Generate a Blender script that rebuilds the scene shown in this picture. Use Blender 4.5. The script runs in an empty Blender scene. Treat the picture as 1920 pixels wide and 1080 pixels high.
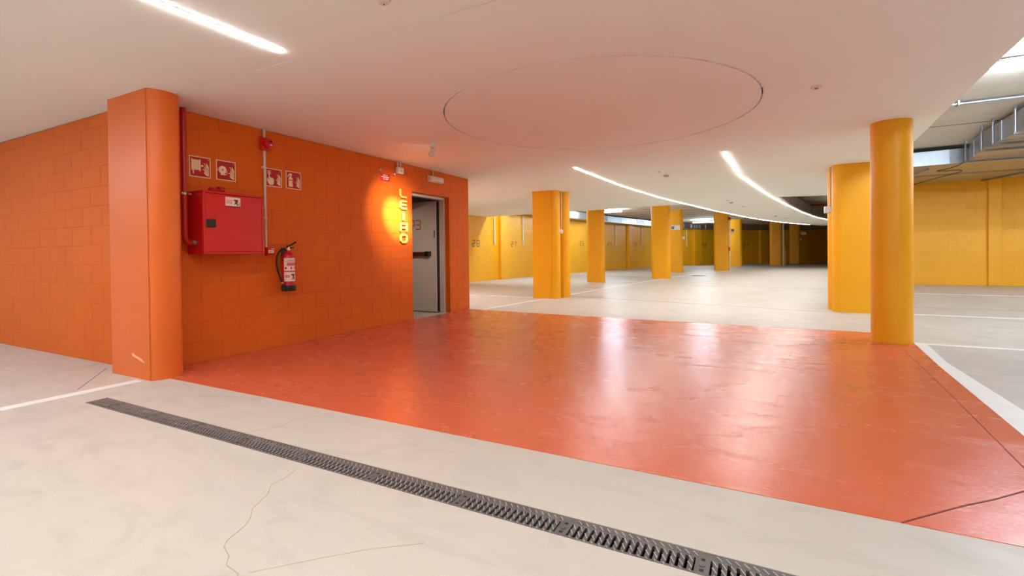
import bpy, bmesh, math, random
from mathutils import Vector, Matrix
from mathutils.geometry import tessellate_polygon

random.seed(7)
S = bpy.context.scene
COL = S.collection
PI = math.pi

# ------------------------------------------------------------------ camera
cam_d = bpy.data.cameras.new('camera')
cam = bpy.data.objects.new('camera', cam_d)
COL.objects.link(cam)
cam_d.sensor_width = 36.0
cam_d.sensor_fit = 'HORIZONTAL'
cam_d.lens = 36.0 * 905.0 / 1920.0
cam_d.shift_y = -56.0 / 1920.0
cam_d.clip_start = 0.05
cam_d.clip_end = 200
R_ = math.radians
cam.matrix_world = (Matrix.Translation((0, 0, 1.07)) @ Matrix.Rotation(R_(27.6), 4, 'Z')
                    @ Matrix.Rotation(PI / 2 - R_(0.56), 4, 'X') @ Matrix.Rotation(R_(-0.64), 4, 'Z'))
S.camera = cam

# ------------------------------------------------------------------ world + exposure
w = bpy.data.worlds.new('world')
S.world = w
w.use_nodes = True
w.node_tree.nodes['Background'].inputs[0].default_value = (1.0, 0.93, 0.85, 1)
w.node_tree.nodes['Background'].inputs[1].default_value = 0.02
S.view_settings.view_transform = 'Standard'
S.view_settings.look = 'None'
S.view_settings.gamma = 1.0
S.view_settings.use_curve_mapping = False
S.view_settings.exposure = 0.0
STRIP = 125.0      # radiance of the recessed linear lamps
TUBE = 270.0       # radiance of the cool tube lamps over the bays
SPOT = 520.0      # watts of the ceiling spot aimed at the letters


# ------------------------------------------------------------------ materials
def lin(c):
    def f(v):
        v /= 255.0
        return v / 12.92 if v <= 0.04045 else ((v + 0.055) / 1.055) ** 2.4
    return (f(c[0]), f(c[1]), f(c[2]), 1.0)


def mat(name, rgb, rough=0.5, metal=0.0, var=0.08, scale=3.0, bump=0.0, bscale=60.0,
        emit=0.0, emit_rgb=None, rvar=0.0, spec=0.5):
    m = bpy.data.materials.new(name)
    m.use_nodes = True
    nt = m.node_tree
    b = nt.nodes['Principled BSDF']
    c = lin(rgb)
    geo = nt.nodes.new('ShaderNodeNewGeometry')
    nz = nt.nodes.new('ShaderNodeTexNoise')
    nz.inputs['Scale'].default_value = scale
    nz.inputs['Detail'].default_value = 6
    nz.inputs['Roughness'].default_value = 0.62
    nt.links.new(geo.outputs['Position'], nz.inputs['Vector'])
    rp = nt.nodes.new('ShaderNodeValToRGB')
    rp.color_ramp.elements[0].position = 0.3
    rp.color_ramp.elements[1].position = 0.7
    rp.color_ramp.elements[0].color = tuple(v * (1 - var) for v in c[:3]) + (1,)
    rp.color_ramp.elements[1].color = tuple(min(1, v * (1 + var)) for v in c[:3]) + (1,)
    nt.links.new(nz.outputs['Fac'], rp.inputs['Fac'])
    nt.links.new(rp.outputs['Color'], b.inputs['Base Color'])
    b.inputs['Roughness'].default_value = rough
    b.inputs['Metallic'].default_value = metal
    b.inputs['Specular IOR Level'].default_value = spec
    if rvar:
        mr = nt.nodes.new('ShaderNodeMapRange')
        mr.inputs['From Min'].default_value = 0.3
        mr.inputs['From Max'].default_value = 0.7
        mr.inputs['To Min'].default_value = rough - rvar
        mr.inputs['To Max'].default_value = rough + rvar
        nt.links.new(nz.outputs['Fac'], mr.inputs['Value'])
        nt.links.new(mr.outputs['Result'], b.inputs['Roughness'])
    if bump:
        n2 = nt.nodes.new('ShaderNodeTexNoise')
        n2.inputs['Scale'].default_value = bscale
        n2.inputs['Detail'].default_value = 4
        nt.links.new(geo.outputs['Position'], n2.inputs['Vector'])
        bp = nt.nodes.new('ShaderNodeBump')
        bp.inputs['Strength'].default_value = bump
        bp.inputs['Distance'].default_value = 0.01
        nt.links.new(n2.outputs['Fac'], bp.inputs['Height'])
        nt.links.new(bp.outputs['Normal'], b.inputs['Normal'])
    if emit:
        b.inputs['Emission Color'].default_value = emit_rgb or (1, 1, 1, 1)
        b.inputs['Emission Strength'].default_value = emit
    return m


def floor_mat(name, rgb, dark, rough, rvar, spec=0.5, smear=0.35, flecks=None, fscale=26.0, bumps=0.10):
    """trowelled concrete: broad clouds, swirled smears and fine specks"""
    m = bpy.data.materials.new(name)
    m.use_nodes = True
    nt = m.node_tree
    L = nt.links.new
    b = nt.nodes['Principled BSDF']
    geo = nt.nodes.new('ShaderNodeNewGeometry')

    def noise(sc, det, dist=0.0, stretch=None, rot=0.0):
        n = nt.nodes.new('ShaderNodeTexNoise')
        n.inputs['Scale'].default_value = sc
        n.inputs['Detail'].default_value = det
        n.inputs['Roughness'].default_value = 0.6
        n.inputs['Distortion'].default_value = dist
        mp = nt.nodes.new('ShaderNodeMapping')
        if stretch:
            mp.inputs['Scale'].default_value = stretch
        mp.inputs['Rotation'].default_value = (0, 0, rot)
        L(geo.outputs['Position'], mp.inputs['Vector'])
        L(mp.outputs['Vector'], n.inputs['Vector'])
        return n

    def ramp(n, p0, p1, c0, c1):
        r = nt.nodes.new('ShaderNodeValToRGB')
        r.color_ramp.elements[0].position = p0
        r.color_ramp.elements[1].position = p1
        r.color_ramp.elements[0].color = c0
        r.color_ramp.elements[1].color = c1
        L(n.outputs['Fac'], r.inputs['Fac'])
        return r

    def mix(a, bb, fac, mode='MIX'):
        x = nt.nodes.new('ShaderNodeMix')
        x.data_type = 'RGBA'
        x.blend_type = mode
        if isinstance(fac, float):
            x.inputs[0].default_value = fac
        else:
            L(fac, x.inputs[0])
        for s, v in ((6, a), (7, bb)):
            if isinstance(v, tuple):
                x.inputs[s].default_value = v
            else:
                L(v, x.inputs[s])
        return x.outputs[2]
    k = (0, 0, 0, 1)
    wt = (1, 1, 1, 1)
    n1 = noise(0.55, 5, 0.6)
    n2 = noise(1.6, 8, 1.8, (1.0, 2.2, 1.0), 0.5)
    n3 = noise(9.0, 6, 2.5, (1.0, 3.0, 1.0), 1.1)
    base = ramp(n1, 0.32, 0.68, lin(rgb), lin(tuple(v * 0.955 for v in rgb))).outputs['Color']
    c = mix(base, lin(dark), ramp(n2, 0.50, 0.78, k, (smear, smear, smear, 1)).outputs['Color'])
    c = mix(c, lin(dark), ramp(n3, 0.55, 0.85, k, (smear * 0.8,) * 3 + (1,)).outputs['Color'])
    if flecks:
        n4 = noise(fscale, 3, 0.0)
        c = mix(c, lin(flecks), ramp(n4, 0.74, 0.80, k, (0.3, 0.3, 0.3, 1)).outputs['Color'])
    L(c, b.inputs['Base Color'])
    b.inputs['Specular IOR Level'].default_value = spec
    mr = nt.nodes.new('ShaderNodeMapRange')
    mr.inputs['From Min'].default_value = 0.35
    mr.inputs['From Max'].default_value = 0.7
    mr.inputs['To Min'].default_value = rough - rvar
    mr.inputs['To Max'].default_value = rough + rvar
    L(n2.outputs['Fac'], mr.inputs['Value'])
    L(mr.outputs['Result'], b.inputs['Roughness'])
    bp = nt.nodes.new('ShaderNodeBump')
    bp.inputs['Strength'].default_value = bumps
    bp.inputs['Distance'].default_value = 0.01
    L(n3.outputs['Fac'], bp.inputs['Height'])
    L(bp.outputs['Normal'], b.inputs['Normal'])
    return m


M = dict(
    orange=mat('orange_wall_paint', (212, 98, 20), 0.6, var=0.05, scale=1.2, bump=0.12, bscale=70, spec=0.25),
    yellow=mat('yellow_wall_paint', (240, 172, 16), 0.5, var=0.04, scale=1.0, bump=0.08, bscale=60),
    pillar_yellow=mat('yellow_pillar_paint', (240, 169, 20), 0.42, var=0.03, scale=1.5, bump=0.06, bscale=40, spec=0.35),
    pillar_orange=mat('orange_pillar_paint', (218, 102, 28), 0.42, var=0.04, scale=1.5, bump=0.08, bscale=40),
    ceil=mat('white_ceiling_paint', (243, 247, 241), 0.7, var=0.015, scale=0.8),
    slab=mat('raw_concrete_soffit', (214, 205, 190), 0.8, var=0.06, scale=1.5, bump=0.1, bscale=20),
    floor=floor_mat('trowelled_concrete', (201, 193, 184), (162, 152, 141), 0.46, 0.08, 0.4, 0.36),
    red=floor_mat('red_epoxy_paint', (212, 100, 68), (208, 122, 98), 0.25, 0.06, 0.5, 0.15, (224, 140, 116), 90.0, 0.16),
    line=mat('white_line_paint', (236, 234, 232), 0.5, var=0.04, scale=8),
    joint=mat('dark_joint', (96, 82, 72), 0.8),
    redjoint=mat('dark_red_joint', (120, 52, 36), 0.8),
    crack=mat('hairline_crack', (176, 158, 138), 0.9),
    white=mat('white_plastic', (226, 222, 216), 0.4, var=0.02),
    conduit=mat('white_conduit', (214, 206, 198), 0.45, var=0.02),
    firered=mat('red_enamel', (196, 14, 22), 0.35, var=0.03),
    pipered=mat('red_pipe_paint', (176, 24, 18), 0.35, var=0.04),
    signred=mat('red_sign_print', (170, 12, 24), 0.45, var=0.02),
    cream=mat('photoluminescent_cream', (238, 216, 178), 0.5, var=0.02),
    black=mat('black_plastic', (22, 22, 22), 0.4, var=0.1),
    rubber=mat('black_rubber', (18, 18, 18), 0.6, var=0.1),
    brass=mat('brass', (200, 170, 110), 0.3, 1.0),
    chrome=mat('zinc_plated_steel', (190, 188, 184), 0.3, 1.0),
    galv=mat('galvanised_sheet', (186, 190, 198), 0.40, 1.0, var=0.10, scale=9, rvar=0.06),
    galv_dark=mat('galvanised_flange', (140, 142, 146), 0.4, 1.0, var=0.1, scale=9),
    grate=mat('cast_grate', (112, 110, 110), 0.5, 0.5, var=0.18, scale=14, bump=0.2, bscale=120),
    rib=mat('pale_grate_rib', (186, 182, 176), 0.4, 0.6, var=0.1, scale=14),  # paler grey than the grate body
    channel=mat('channel_dark', (46, 40, 34), 0.9, var=0.2, scale=10),  # plain dark brown shared by channel, bolt squares and cable
    door=mat('white_lacquer', (206, 200, 194), 0.4, var=0.02),
    grey=mat('grey_print', (120, 116, 112), 0.5),
    numeral=mat('dark_stencil_paint', (74, 56, 20), 0.6),
    brown=mat('brown_stencil_paint', (172, 104, 60), 0.6),
    letter=mat('yellow_letter_face', (246, 196, 96), 0.45, var=0.02),
    pink=mat('sticker_white', (236, 214, 206), 0.45, var=0.03),
    stickerred=mat('sticker_pink_print', (226, 120, 120), 0.5),
    maroon=mat('maroon_print', (90, 26, 22), 0.5),
    green=mat('green_sign', (150, 200, 170), 0.5),
    amber=mat('amber_stain', (200, 104, 60), 0.3),
    scuff=mat('pale_paint_scuff', (244, 176, 136), 0.5, var=0.1, scale=40),
    strip=mat('strip_diffuser', (255, 255, 255), 0.5, var=0, emit=STRIP, emit_rgb=(1.0, 0.965, 0.92, 1)),
    tube=mat('tube_diffuser', (255, 255, 255), 0.5, var=0, emit=TUBE, emit_rgb=(0.72, 0.87, 1.0, 1)),
    lane=mat('lane_strip_diffuser', (255, 255, 255), 0.5, var=0, emit=STRIP * 0.55, emit_rgb=(1.0, 0.965, 0.92, 1)),
    added_strip=mat('added_strip_diffuser', (255, 255, 255), 0.5, var=0, emit=STRIP * 1.15, emit_rgb=(0.78, 0.9, 1.0, 1)),  # emitter of the two added cool lamps that stay out of view
    lens=mat('lamp_lens', (255, 255, 255), 0.5, var=0, emit=80.0, emit_rgb=(1.0, 0.86, 0.76, 1)),
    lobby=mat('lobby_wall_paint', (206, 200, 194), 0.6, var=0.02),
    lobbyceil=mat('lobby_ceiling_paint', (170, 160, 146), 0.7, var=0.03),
)

# ------------------------------------------------------------------ mesh helpers
ORG = {}


class MB:
    """collects shapes in world coordinates, builds ONE mesh object"""
    def __init__(self):
        self.bm = bmesh.new()

    def box(self, x0, x1, y0, y1, z0, z1, bev=0.0, seg=1):
        vs = [self.bm.verts.new(p) for p in
              [(x0, y0, z0), (x1, y0, z0), (x1, y1, z0), (x0, y1, z0), (x0, y0, z1), (x1, y0, z1), (x1, y1, z1), (x0, y1, z1)]]
        fs = [self.bm.faces.new([vs[i] for i in f]) for f in
              [(0, 3, 2, 1), (4, 5, 6, 7), (0, 1, 5, 4), (1, 2, 6, 5), (2, 3, 7, 6), (3, 0, 4, 7)]]
        if bev:
            es = list({e for f in fs for e in f.edges})
            bmesh.ops.bevel(self.bm, geom=es, offset=bev, segments=seg, affect='EDGES', profile=0.5)
        return self

    def prism(self, poly, O, U, V, N, d0, d1):
        """poly in (u,v), extruded from O+N*d0 to O+N*d1"""
        O, U, V, N = Vector(O), Vector(U), Vector(V), Vector(N)
        a = [self.bm.verts.new(O + U * p[0] + V * p[1] + N * d0) for p in poly]
        b = [self.bm.verts.new(O + U * p[0] + V * p[1] + N * d1) for p in poly]
        n = len(poly)
        tri = tessellate_polygon([[Vector((p[0], p[1], 0)) for p in poly]])
        for t in tri:
            self.bm.faces.new([a[i] for i in t])
            self.bm.faces.new([b[i] for i in reversed(t)])
        for i in range(n):
            j = (i + 1) % n
            self.bm.faces.new((a[i], a[j], b[j], b[i]))
        return self

    def slab(self, loops, z0, z1):
        """horizontal plate with holes; loops[0] outer, the rest holes"""
        lv = [[Vector((p[0], p[1], 0)) for p in l] for l in loops]
        tri = tessellate_polygon(lv)
        flat = [p for l in loops for p in l]
        a = [self.bm.verts.new((p[0], p[1], z0)) for p in flat]
        b = [self.bm.verts.new((p[0], p[1], z1)) for p in flat]
        for t in tri:
            self.bm.faces.new([a[i] for i in t])
            self.bm.faces.new([b[i] for i in reversed(t)])
        k = 0
        for l in loops:
            n = len(l)
            for i in range(n):
                j = (i + 1) % n
                self.bm.faces.new((a[k + i], a[k + j], b[k + j], b[k + i]))
            k += n
        return self

    def lathe(self, prof, P, A=(0, 0, 1), seg=24, arc=2 * PI):
        """profile (r, h) turned about the axis A through P"""
        A = Vector(A).normalized()
        X = A.orthogonal().normalized()
        Y = A.cross(X)
        P = Vector(P)
        rings = []
        for r, h in prof:
            if r < 1e-6:
                rings.append([self.bm.verts.new(P + A * h)])
            else:
                rings.append([self.bm.verts.new(P + A * h + (X * math.cos(2 * PI * i / seg) + Y * math.sin(2 * PI * i / seg)) * r)
                              for i in range(seg)])
        for q, s in zip(rings, rings[1:]):
            if len(q) == 1 and len(s) == 1:
                continue
            for i in range(seg):
                j = (i + 1) % seg
                if len(q) == 1:
                    self.bm.faces.new((q[0], s[i], s[j]))
                elif len(s) == 1:
                    self.bm.faces.new((q[i], s[0], q[j]))
                else:
                    self.bm.faces.new((q[i], s[i], s[j], q[j]))
        for ring in (rings[0], rings[-1]):
            if len(ring) > 1:
                self.bm.faces.new(ring)
        return self

    def cyl(self, p0, p1, r, seg=16):
        p0, p1 = Vector(p0), Vector(p1)
        return self.lathe([(r, 0), (r, (p1 - p0).length)], p0, p1 - p0, seg)

    def tube(self, pts, r, seg=10):
        pts = [Vector(p) for p in pts]
        rings = []
        up = None
        for i, p in enumerate(pts):
            t = (pts[min(i + 1, len(pts) - 1)] - pts[max(i - 1, 0)]).normalized()
            if up is None:
                up = t.orthogonal().normalized()
            up = (up - t * up.dot(t)).normalized()
            s = t.cross(up)
            rings.append([self.bm.verts.new(p + (up * math.cos(2 * PI * k / seg) + s * math.sin(2 * PI * k / seg)) * r) for k in range(seg)])
        for q, s in zip(rings, rings[1:]):
            for k in range(seg):
                j = (k + 1) % seg
                self.bm.faces.new((q[k], q[j], s[j], s[k]))
        self.bm.faces.new(rings[0][::-1])
        self.bm.faces.new(rings[-1])
        return self

    def strip2d(self, pts, wd, O, U, V, N, d0, d1, closed=False):
        """mitred stroke of width wd along 2D points, extruded"""
        P = [Vector((p[0], p[1])) for p in pts]
        n = len(P)
        lft, rgt = [], []
        for i in range(n):
            if closed:
                a, b = P[i] - P[i - 1], P[(i + 1) % n] - P[i]
            else:
                a = P[i] - P[i - 1] if i else P[1] - P[0]
                b = P[i + 1] - P[i] if i < n - 1 else P[-1] - P[-2]
            a.normalize(); b.normalize()
            na, nb = Vector((-a.y, a.x)), Vector((-b.y, b.x))
            m = (na + nb)
            m = m / max(0.35, m.length_squared / 2.0) if m.length > 1e-4 else na
            m = m * (wd / 2)
            lft.append(P[i] + m); rgt.append(P[i] - m)
        rng = range(n if closed else n - 1)
        O, U, V, N = Vector(O), Vector(U), Vector(V), Vector(N)
        W3 = lambda p, d: O + U * p.x + V * p.y + N * d
        v = {}
        for i in range(n):
            v[i] = [self.bm.verts.new(W3(lft[i], d0)), self.bm.verts.new(W3(rgt[i], d0)),
                    self.bm.verts.new(W3(lft[i], d1)), self.bm.verts.new(W3(rgt[i], d1))]
        for i in rng:
            j = (i + 1) % n
            A, B = v[i], v[j]
            for f in ((A[0], A[1], B[1], B[0]), (A[2], B[2], B[3], A[3]), (A[0], B[0], B[2], A[2]), (A[1], A[3], B[3], B[1])):
                self.bm.faces.new(f)
        if not closed:
            A = v[0]; self.bm.faces.new((A[0], A[2], A[3], A[1]))
            A = v[n - 1]; self.bm.faces.new((A[0], A[1], A[3], A[2]))
        return self

    def build(self, name, material, parent=None, smooth=None, org=None):
        bm = self.bm
        bmesh.ops.recalc_face_normals(bm, faces=bm.faces[:])
        o0 = Vector(org) if org is not None else (ORG.get(parent.name, Vector()) if parent else Vector())
        if o0.length:
            bmesh.ops.translate(bm, verts=bm.verts[:], vec=-o0)
        me = bpy.data.meshes.new(name)
        bm.to_mesh(me)
        bm.free()
        if smooth:
            me.shade_smooth()
            me.set_sharp_from_angle(angle=R_(smooth))
        me.materials.append(material)
        o = bpy.data.objects.new(name, me)
        COL.objects.link(o)
        ORG[o.name] = o0
        if parent:
            o.parent = parent
            o.location = o0 - ORG.get(parent.name, Vector())
        else:
            o.location = o0
        return o


def tag(o, label=None, cat=None, group=None, kind=None):
    if label: o['label'] = label
    if cat: o['category'] = cat
    if group: o['group'] = group
    if kind: o['kind'] = kind
    return o


def thing(name, label, cat, loc, group=None):
    e = bpy.data.objects.new(name, None)
    e.empty_display_size = 0.1
    COL.objects.link(e)
    e.location = loc
    ORG[e.name] = Vector(loc)
    return tag(e, label, cat, group)


def structure(o):
    o['kind'] = 'structure'
    return o


X, Y, Z = Vector((1, 0, 0)), Vector((0, 1, 0)), Vector((0, 0, 1))
WA = -5.11                      # face of the orange wall with the door
H = 2.53                        # white ceiling
WALLA = ((WA, 0, 0), Y, Z, X)   # u = world Y, v = world Z
ZL, ZR = 3.22, 3.42             # raw soffits left and right

# ------------------------------------------------------------------ floor
RED = [(WA, 2.36), (1.22, 2.36), (1.31, 3.8), (1.40, 5.4), (1.50, 7.0), (1.50, 7.62), (-1.3, 7.68), (WA, 7.88)]
DR = (-4.47, 1.30, 1.688, 1.828)   # drain x0 x1 y0 y1
fl = MB().slab([[(-12, -7.2), (10, -7.2), (13, 18), (13, 53), (-12, 53)],
                [(DR[0], DR[2]), (DR[0], DR[3]), (DR[1], DR[3]), (DR[1], DR[2])]], -0.3, 0.0)
floor = structure(fl.build('floor', M['floor']))
MB().slab([RED], 0.0, 0.002).build('painted_zone', M['red'], floor)['label'] = 'glossy brick red painted floor zone'


def line(p, q, wd, m='line', name='painted_line', z=0.0035):
    p, q = Vector(p), Vector(q)
    d = (q - p).normalized()
    n = Vector((-d.y, d.x)) * wd / 2
    o = MB().slab([[p - n, q - n, q + n, p + n]], 0.0, z).build(name, M[m], floor)
    return o


line((1.30, 3.0), (1.36, 3.77), 0.13)
bpy.data.objects.remove(bpy.data.objects['painted_line'])
MB().slab([[(1.20, 1.2), (1.41, 1.2), (1.50, 4.35), (1.51, 5.89), (1.615, 6.99), (1.50, 6.99), (1.40, 5.6), (1.30, 3.77)]],
          0.0, 0.0035).build('painted_line', M['line'], floor)
line((1.60, 6.93), (9.0, 6.88), 0.09)
line((1.85, 10.0), (9.0, 9.9), 0.09)
line((1.95, 14.85), (9.0, 14.2), 0.10)
line((-4.84, -6.0), (-4.82, 2.20), 0.10)
line((-4.78, 7.95), (-4.66, 9.3), 0.09)
line((-4.66, 9.3), (-4.36, 12.2), 0.09)
line((-4.36, 12.2), (-3.90, 16.4), 0.09)
line((-3.90, 16.4), (-3.45, 20.6), 0.09)
line((-3.45, 20.6), (-2.55, 25.6), 0.10)
line((-2.55, 25.6), (-1.0, 30.5), 0.10)
line((-9.9, 10.68), (-4.56, 10.56), 0.10)
line((-9.8, 14.55), (-4.15, 13.55), 0.10)
line((-9.5, 18.3), (-3.75, 17.3), 0.10)
line((-9.2, 22.4), (-3.25, 21.4), 0.10)
MB().strip2d([(-5.67, 2.32), (-4.96, 1.83)], 0.005, (0, 0, 0), X, Y, Z, 0, 0.0012).build('floor_joint', M['joint'], floor)
MB().strip2d([(1.30, 6.35), (1.21, 4.7), (1.11, 3.2), (1.06, 2.37)], 0.005, (0, 0, 0), X, Y, Z, 0, 0.0035).build('floor_joint', M['redjoint'], floor)
MB().strip2d([(0.47, 2.36), (0.72, 2.62), (0.86, 2.75), (1.06, 2.96), (1.28, 3.16)], 0.007, (0, 0, 0), X, Y, Z, 0, 0.0035).build('floor_joint', M['redjoint'], floor)
line_joint = [((-3.5, 16.2), (1.95, 15.6)), ((-4.3, 11.25), (1.26, 9.75)), ((2.3, 11.25), (9.0, 11.0))]
for p_, q_ in line_joint:
    MB().strip2d([p_, q_], 0.014, (0, 0, 0), X, Y, Z, 0, 0.0012).build('floor_joint', M['joint'], floor)
cr = [(-2.083, 1.629), (-2.05, 1.53), (-2.055, 1.47), (-1.985, 1.40), (-1.93, 1.29), (-1.87, 1.24), (-1.835, 1.195), (-1.80, 1.10),
      (-1.77, 1.07), (-1.70, 1.045), (-1.66, 1.01), (-1.577, 1.0), (-1.50, 0.93)]
MB().strip2d(cr, 0.0035, (0, 0, 0), X, Y, Z, 0, 0.0008).build('floor_crack', M['crack'], floor)
cr2 = [(-2.6, 2.32), (-2.72, 2.12), (-2.70, 2.0), (-2.78, 1.86)]
MB().strip2d(cr2, 0.0035, (0, 0, 0), X, Y, Z, 0, 0.0008).build('floor_crack', M['crack'], floor)
cr3 = [(-1.55, 1.02), (-1.40, 1.18), (-1.28, 1.30), (-1.12, 1.42)]
MB().strip2d(cr3, 0.0025, (0, 0, 0), X, Y, Z, 0, 0.0008).build('floor_crack', M['crack'], floor)
st = [(0.55, 4.34), (0.60, 4.40), (0.58, 4.50), (0.56, 4.62), (0.60, 4.64), (0.66, 4.50), (0.72, 4.42), (0.735, 4.36), (0.66, 4.33)]
MB().slab([st], 0.0, 0.0028).build('floor_stain', M['amber'], floor)['label'] = 'small amber stain on the red floor'
MB().lathe([(0.0, 0.004), (0.30, 0.004), (0.33, 0.0)], (-2.56, 22.4, 0), Z, 28).build('manhole_cover', M['joint'], floor)['label'] = 'dark round cover in the floor'

# ------------------------------------------------------------------ trench drain
drain = thing('trench_drain', 'long dark grey metal trench drain grate set flush in the foreground floor', 'drain', (DR[0], 1.758, 0))
x0, x1, ya, yb = DR
ch = MB()
ch.box(x0 + .002, x1 - .002, ya + .002, yb - .002, -0.20, -0.19)
ch.box(x0 + .002, x1 - .002, ya + .002, ya + .012, -0.19, -0.004)
ch.box(x0 + .002, x1 - .002, yb - .012, yb - .002, -0.19, -0.004)
ch.build('channel', M['channel'], drain)
SA, SB = 1.704, 1.786       # slot span
MB().box(x0 + .002, x1 - .002, ya + .001, SA, -0.022, -0.001, 0.002).build('edge_rail', M['grate'], drain)
MB().box(x0 + .002, x1 - .002, SB, yb - .001, -0.022, -0.001, 0.002).build('edge_rail', M['grate'], drain)
pitch = 0.0285
bar_me = MB().box(-0.0085, 0.0085, SA - 0.001, SB + 0.001, -0.022, -0.001, 0.0015)
b0 = bar_me.build('grate_bar', M['grate'], drain, org=(0, 0, 0))
plate = MB().box(-0.024, 0.024, SA - 0.001, SB + 0.001, -0.020, -0.0012, 0.001)
plate.cyl((0, SA + 0.041, -0.002), (0, SA + 0.041, 0.0015), 0.010, 10)
p0 = plate.build('lock_plate', M['grate'], drain, org=(0, 0, 0))
plates, bars = [], []
k = 0
xx = x0 + 0.02
nxt = -4.2
while xx < x1 - 0.02:
    if xx >= nxt - 0.012 and xx < nxt + 0.4 and nxt < x1:
        plates.append(xx + 0.010)
        xx += 0.010 + pitch * 1.4
        nxt += 0.5
        continue
    bars.append(xx)
    xx += pitch
bars = bars[:295]


def inst(o, loc, parent, name=None):
    c = o.copy()
    COL.objects.link(c)
    c.parent = parent
    c.location = Vector(loc) - ORG[parent.name]
    return c


for i, bx in enumerate(bars):
    o = b0 if i == 0 else inst(b0, (0, 0, 0), drain)
    o.location = Vector((bx, 0, 0)) - ORG[drain.name]
for i, bx in enumerate(plates):
    o = p0 if i == 0 else inst(p0, (0, 0, 0), drain)
    o.location = Vector((bx, 0, 0)) - ORG[drain.name]
sq = MB()
for bx in plates:
    for yc in (SA + 0.012, SB - 0.008):
        sq.box(bx - 0.007, bx + 0.007, yc - 0.006, yc + 0.006, -0.004, -0.0004)
sq.build('bolt_recess', M['channel'], drain)
rb = MB()
# raised anti-slip ribs cross the whole grate on the slant and break at every slot
slope = -0.57
for bx in bars:
    for off in (0.0, 0.0285):
        for (u0, u1) in ((-0.008, 0.008),):
            yc = 1.742 + off * 0 + ((bars.index(bx) % 2) * 2 - 1) * 0.0
    for yc in (1.729, 1.764):
        a = (bx - 0.0080, yc + 0.014); b = (bx + 0.0080, yc - 0.014)
        rb.strip2d([a, b], 0.0042, (0, 0, 0), X, Y, Z, -0.002, 0.0022)
    rb.strip2d([(bx + 0.002, 1.812), (bx + 0.020, 1.790)], 0.0042, (0, 0, 0), X, Y, Z, -0.002, 0.0022)
    rb.strip2d([(bx + 0.0, 1.703), (bx + 0.007, 1.692)], 0.0040, (0, 0, 0), X, Y, Z, -0.002, 0.0022)
tag(rb.build('anti_slip_rib', M['rib'], drain), kind='stuff')

# ------------------------------------------------------------------ block walls
BLK = {}


def block_mesh(l, h, d, m):
    key = (round(l, 3), round(h, 3), m)
    if key not in BLK:
        b = MB()
        b.box(0, l, -d, 0, 0, h, 0.0018)
        o = b.build('concrete_block', M[m], None)
        BLK[key] = o.data
        bpy.data.objects.remove(o)
    return BLK[key]


def lay(parent, P, ang, length, z1, m, holes=(), first=0.2, zmax=99, joint=0.004, jig=0.0007, s0=0.0):
    """running bond of painted blocks on a wall face through P heading ang; local -Y points into the wall"""
    c, s = math.cos(ang), math.sin(ang)
    row, z = 0, 0.0
    while z < z1 - 0.02:
        h = min(0.2, z1 - z)
        u = s0 - (first if row % 2 else 0.0)
        while u < length - 0.01:
            a, b = max(u, s0), min(u + 0.405, length)
            segs = [(a, b)]
            for (ha, hb, hz) in holes:
                if z < hz - 0.01:
                    new = []
                    for (p, q) in segs:
                        if q <= ha or p >= hb:
                            new.append((p, q))
                        else:
                            if p < ha: new.append((p, ha))
                            if q > hb: new.append((hb, q))
                    segs = new
            for (p, q) in segs:
                if q - p < 0.03:
                    continue
                me = block_mesh(q - p - joint, h - joint, 0.03, m)
                o = bpy.data.objects.new('concrete_block', me)
                COL.objects.link(o)
                o.parent = parent
                j = random.uniform(-jig, jig)
                loc = Vector((P[0] + c * (p + joint / 2) + s * j * 0, P[1] + s * (p + joint / 2), z + joint / 2))
                nrm = Vector((-s, c, 0))
                loc += nrm * j
                o.location = loc - ORG[parent.name]
                o.rotation_euler = (0, 0, ang)
            u += 0.405
        z += 0.2
        row += 1


# orange wall with the door: local +Y of the blocks must point to +X => heading -Y
DOOR = (6.262, 7.312, 2.105)
CA = WA - 0.0035
wa = MB()
wa.box(CA - 0.19, CA, 2.42, DOOR[0], 0, H - 0.003)
wa.box(CA - 0.19, CA, DOOR[1], 7.965, 0, H - 0.003)
wa.box(CA - 0.19, CA, DOOR[0], DOOR[1], DOOR[2], H - 0.003)
wall_middle = structure(wa.build('wall_middle', M['orange'], org=(WA, 2.4, 0)))
L0 = 7.965 - 2.49
lay(wall_middle, (WA, 7.965), -PI / 2, L0, H - 0.004, 'orange', holes=[(7.965 - DOOR[1], 7.965 - DOOR[0], DOOR[2])], first=0.2, s0=0.0)
# orange wall on the left, facing the viewer
WB = 2.41
wb = MB().box(-11.9, -5.30, WB + 0.0035, WB + 0.19, 0, H - 0.003)
wall_left = structure(wb.build('wall_left', M['orange'], org=(-5.3, WB, 0)))
lay(wall_left, (-5.36, WB), PI, 5.6, H - 0.004, 'orange', first=0.23)
# return of the orange block behind the corner
structure(MB().box(-10.05, CA - 0.19, 7.76, 7.96, 0, H - 0.003).build('wall_return', M['orange']))

# yellow wall around the back, a polyline in plan
BW = [(-10.2, 7.97), (-10.15, 12), (-9.85, 15.6), (-9.45, 20.4), (-8.95, 24), (-8.3, 28), (-7.2, 33.5), (-5.6, 38.5), (-3.4, 42.5), (0, 46), (5, 49), (12.9, 51)]
bw = MB()
off = []
for i, p in enumerate(BW):
    a = Vector(BW[max(0, i - 1)]); b = Vector(BW[min(len(BW) - 1, i + 1)])
    d = (b - a).normalized()
    off.append(Vector(p) + Vector((-d.y, d.x)) * 0.2)
loop = [tuple(p) for p in BW] + [tuple(p) for p in reversed(off)]
bw.slab([loop], 0, ZL - 0.002)
wall_back = structure(bw.build('wall_back', M['yellow'], org=(-9.85, 15.6, 0)))


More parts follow.
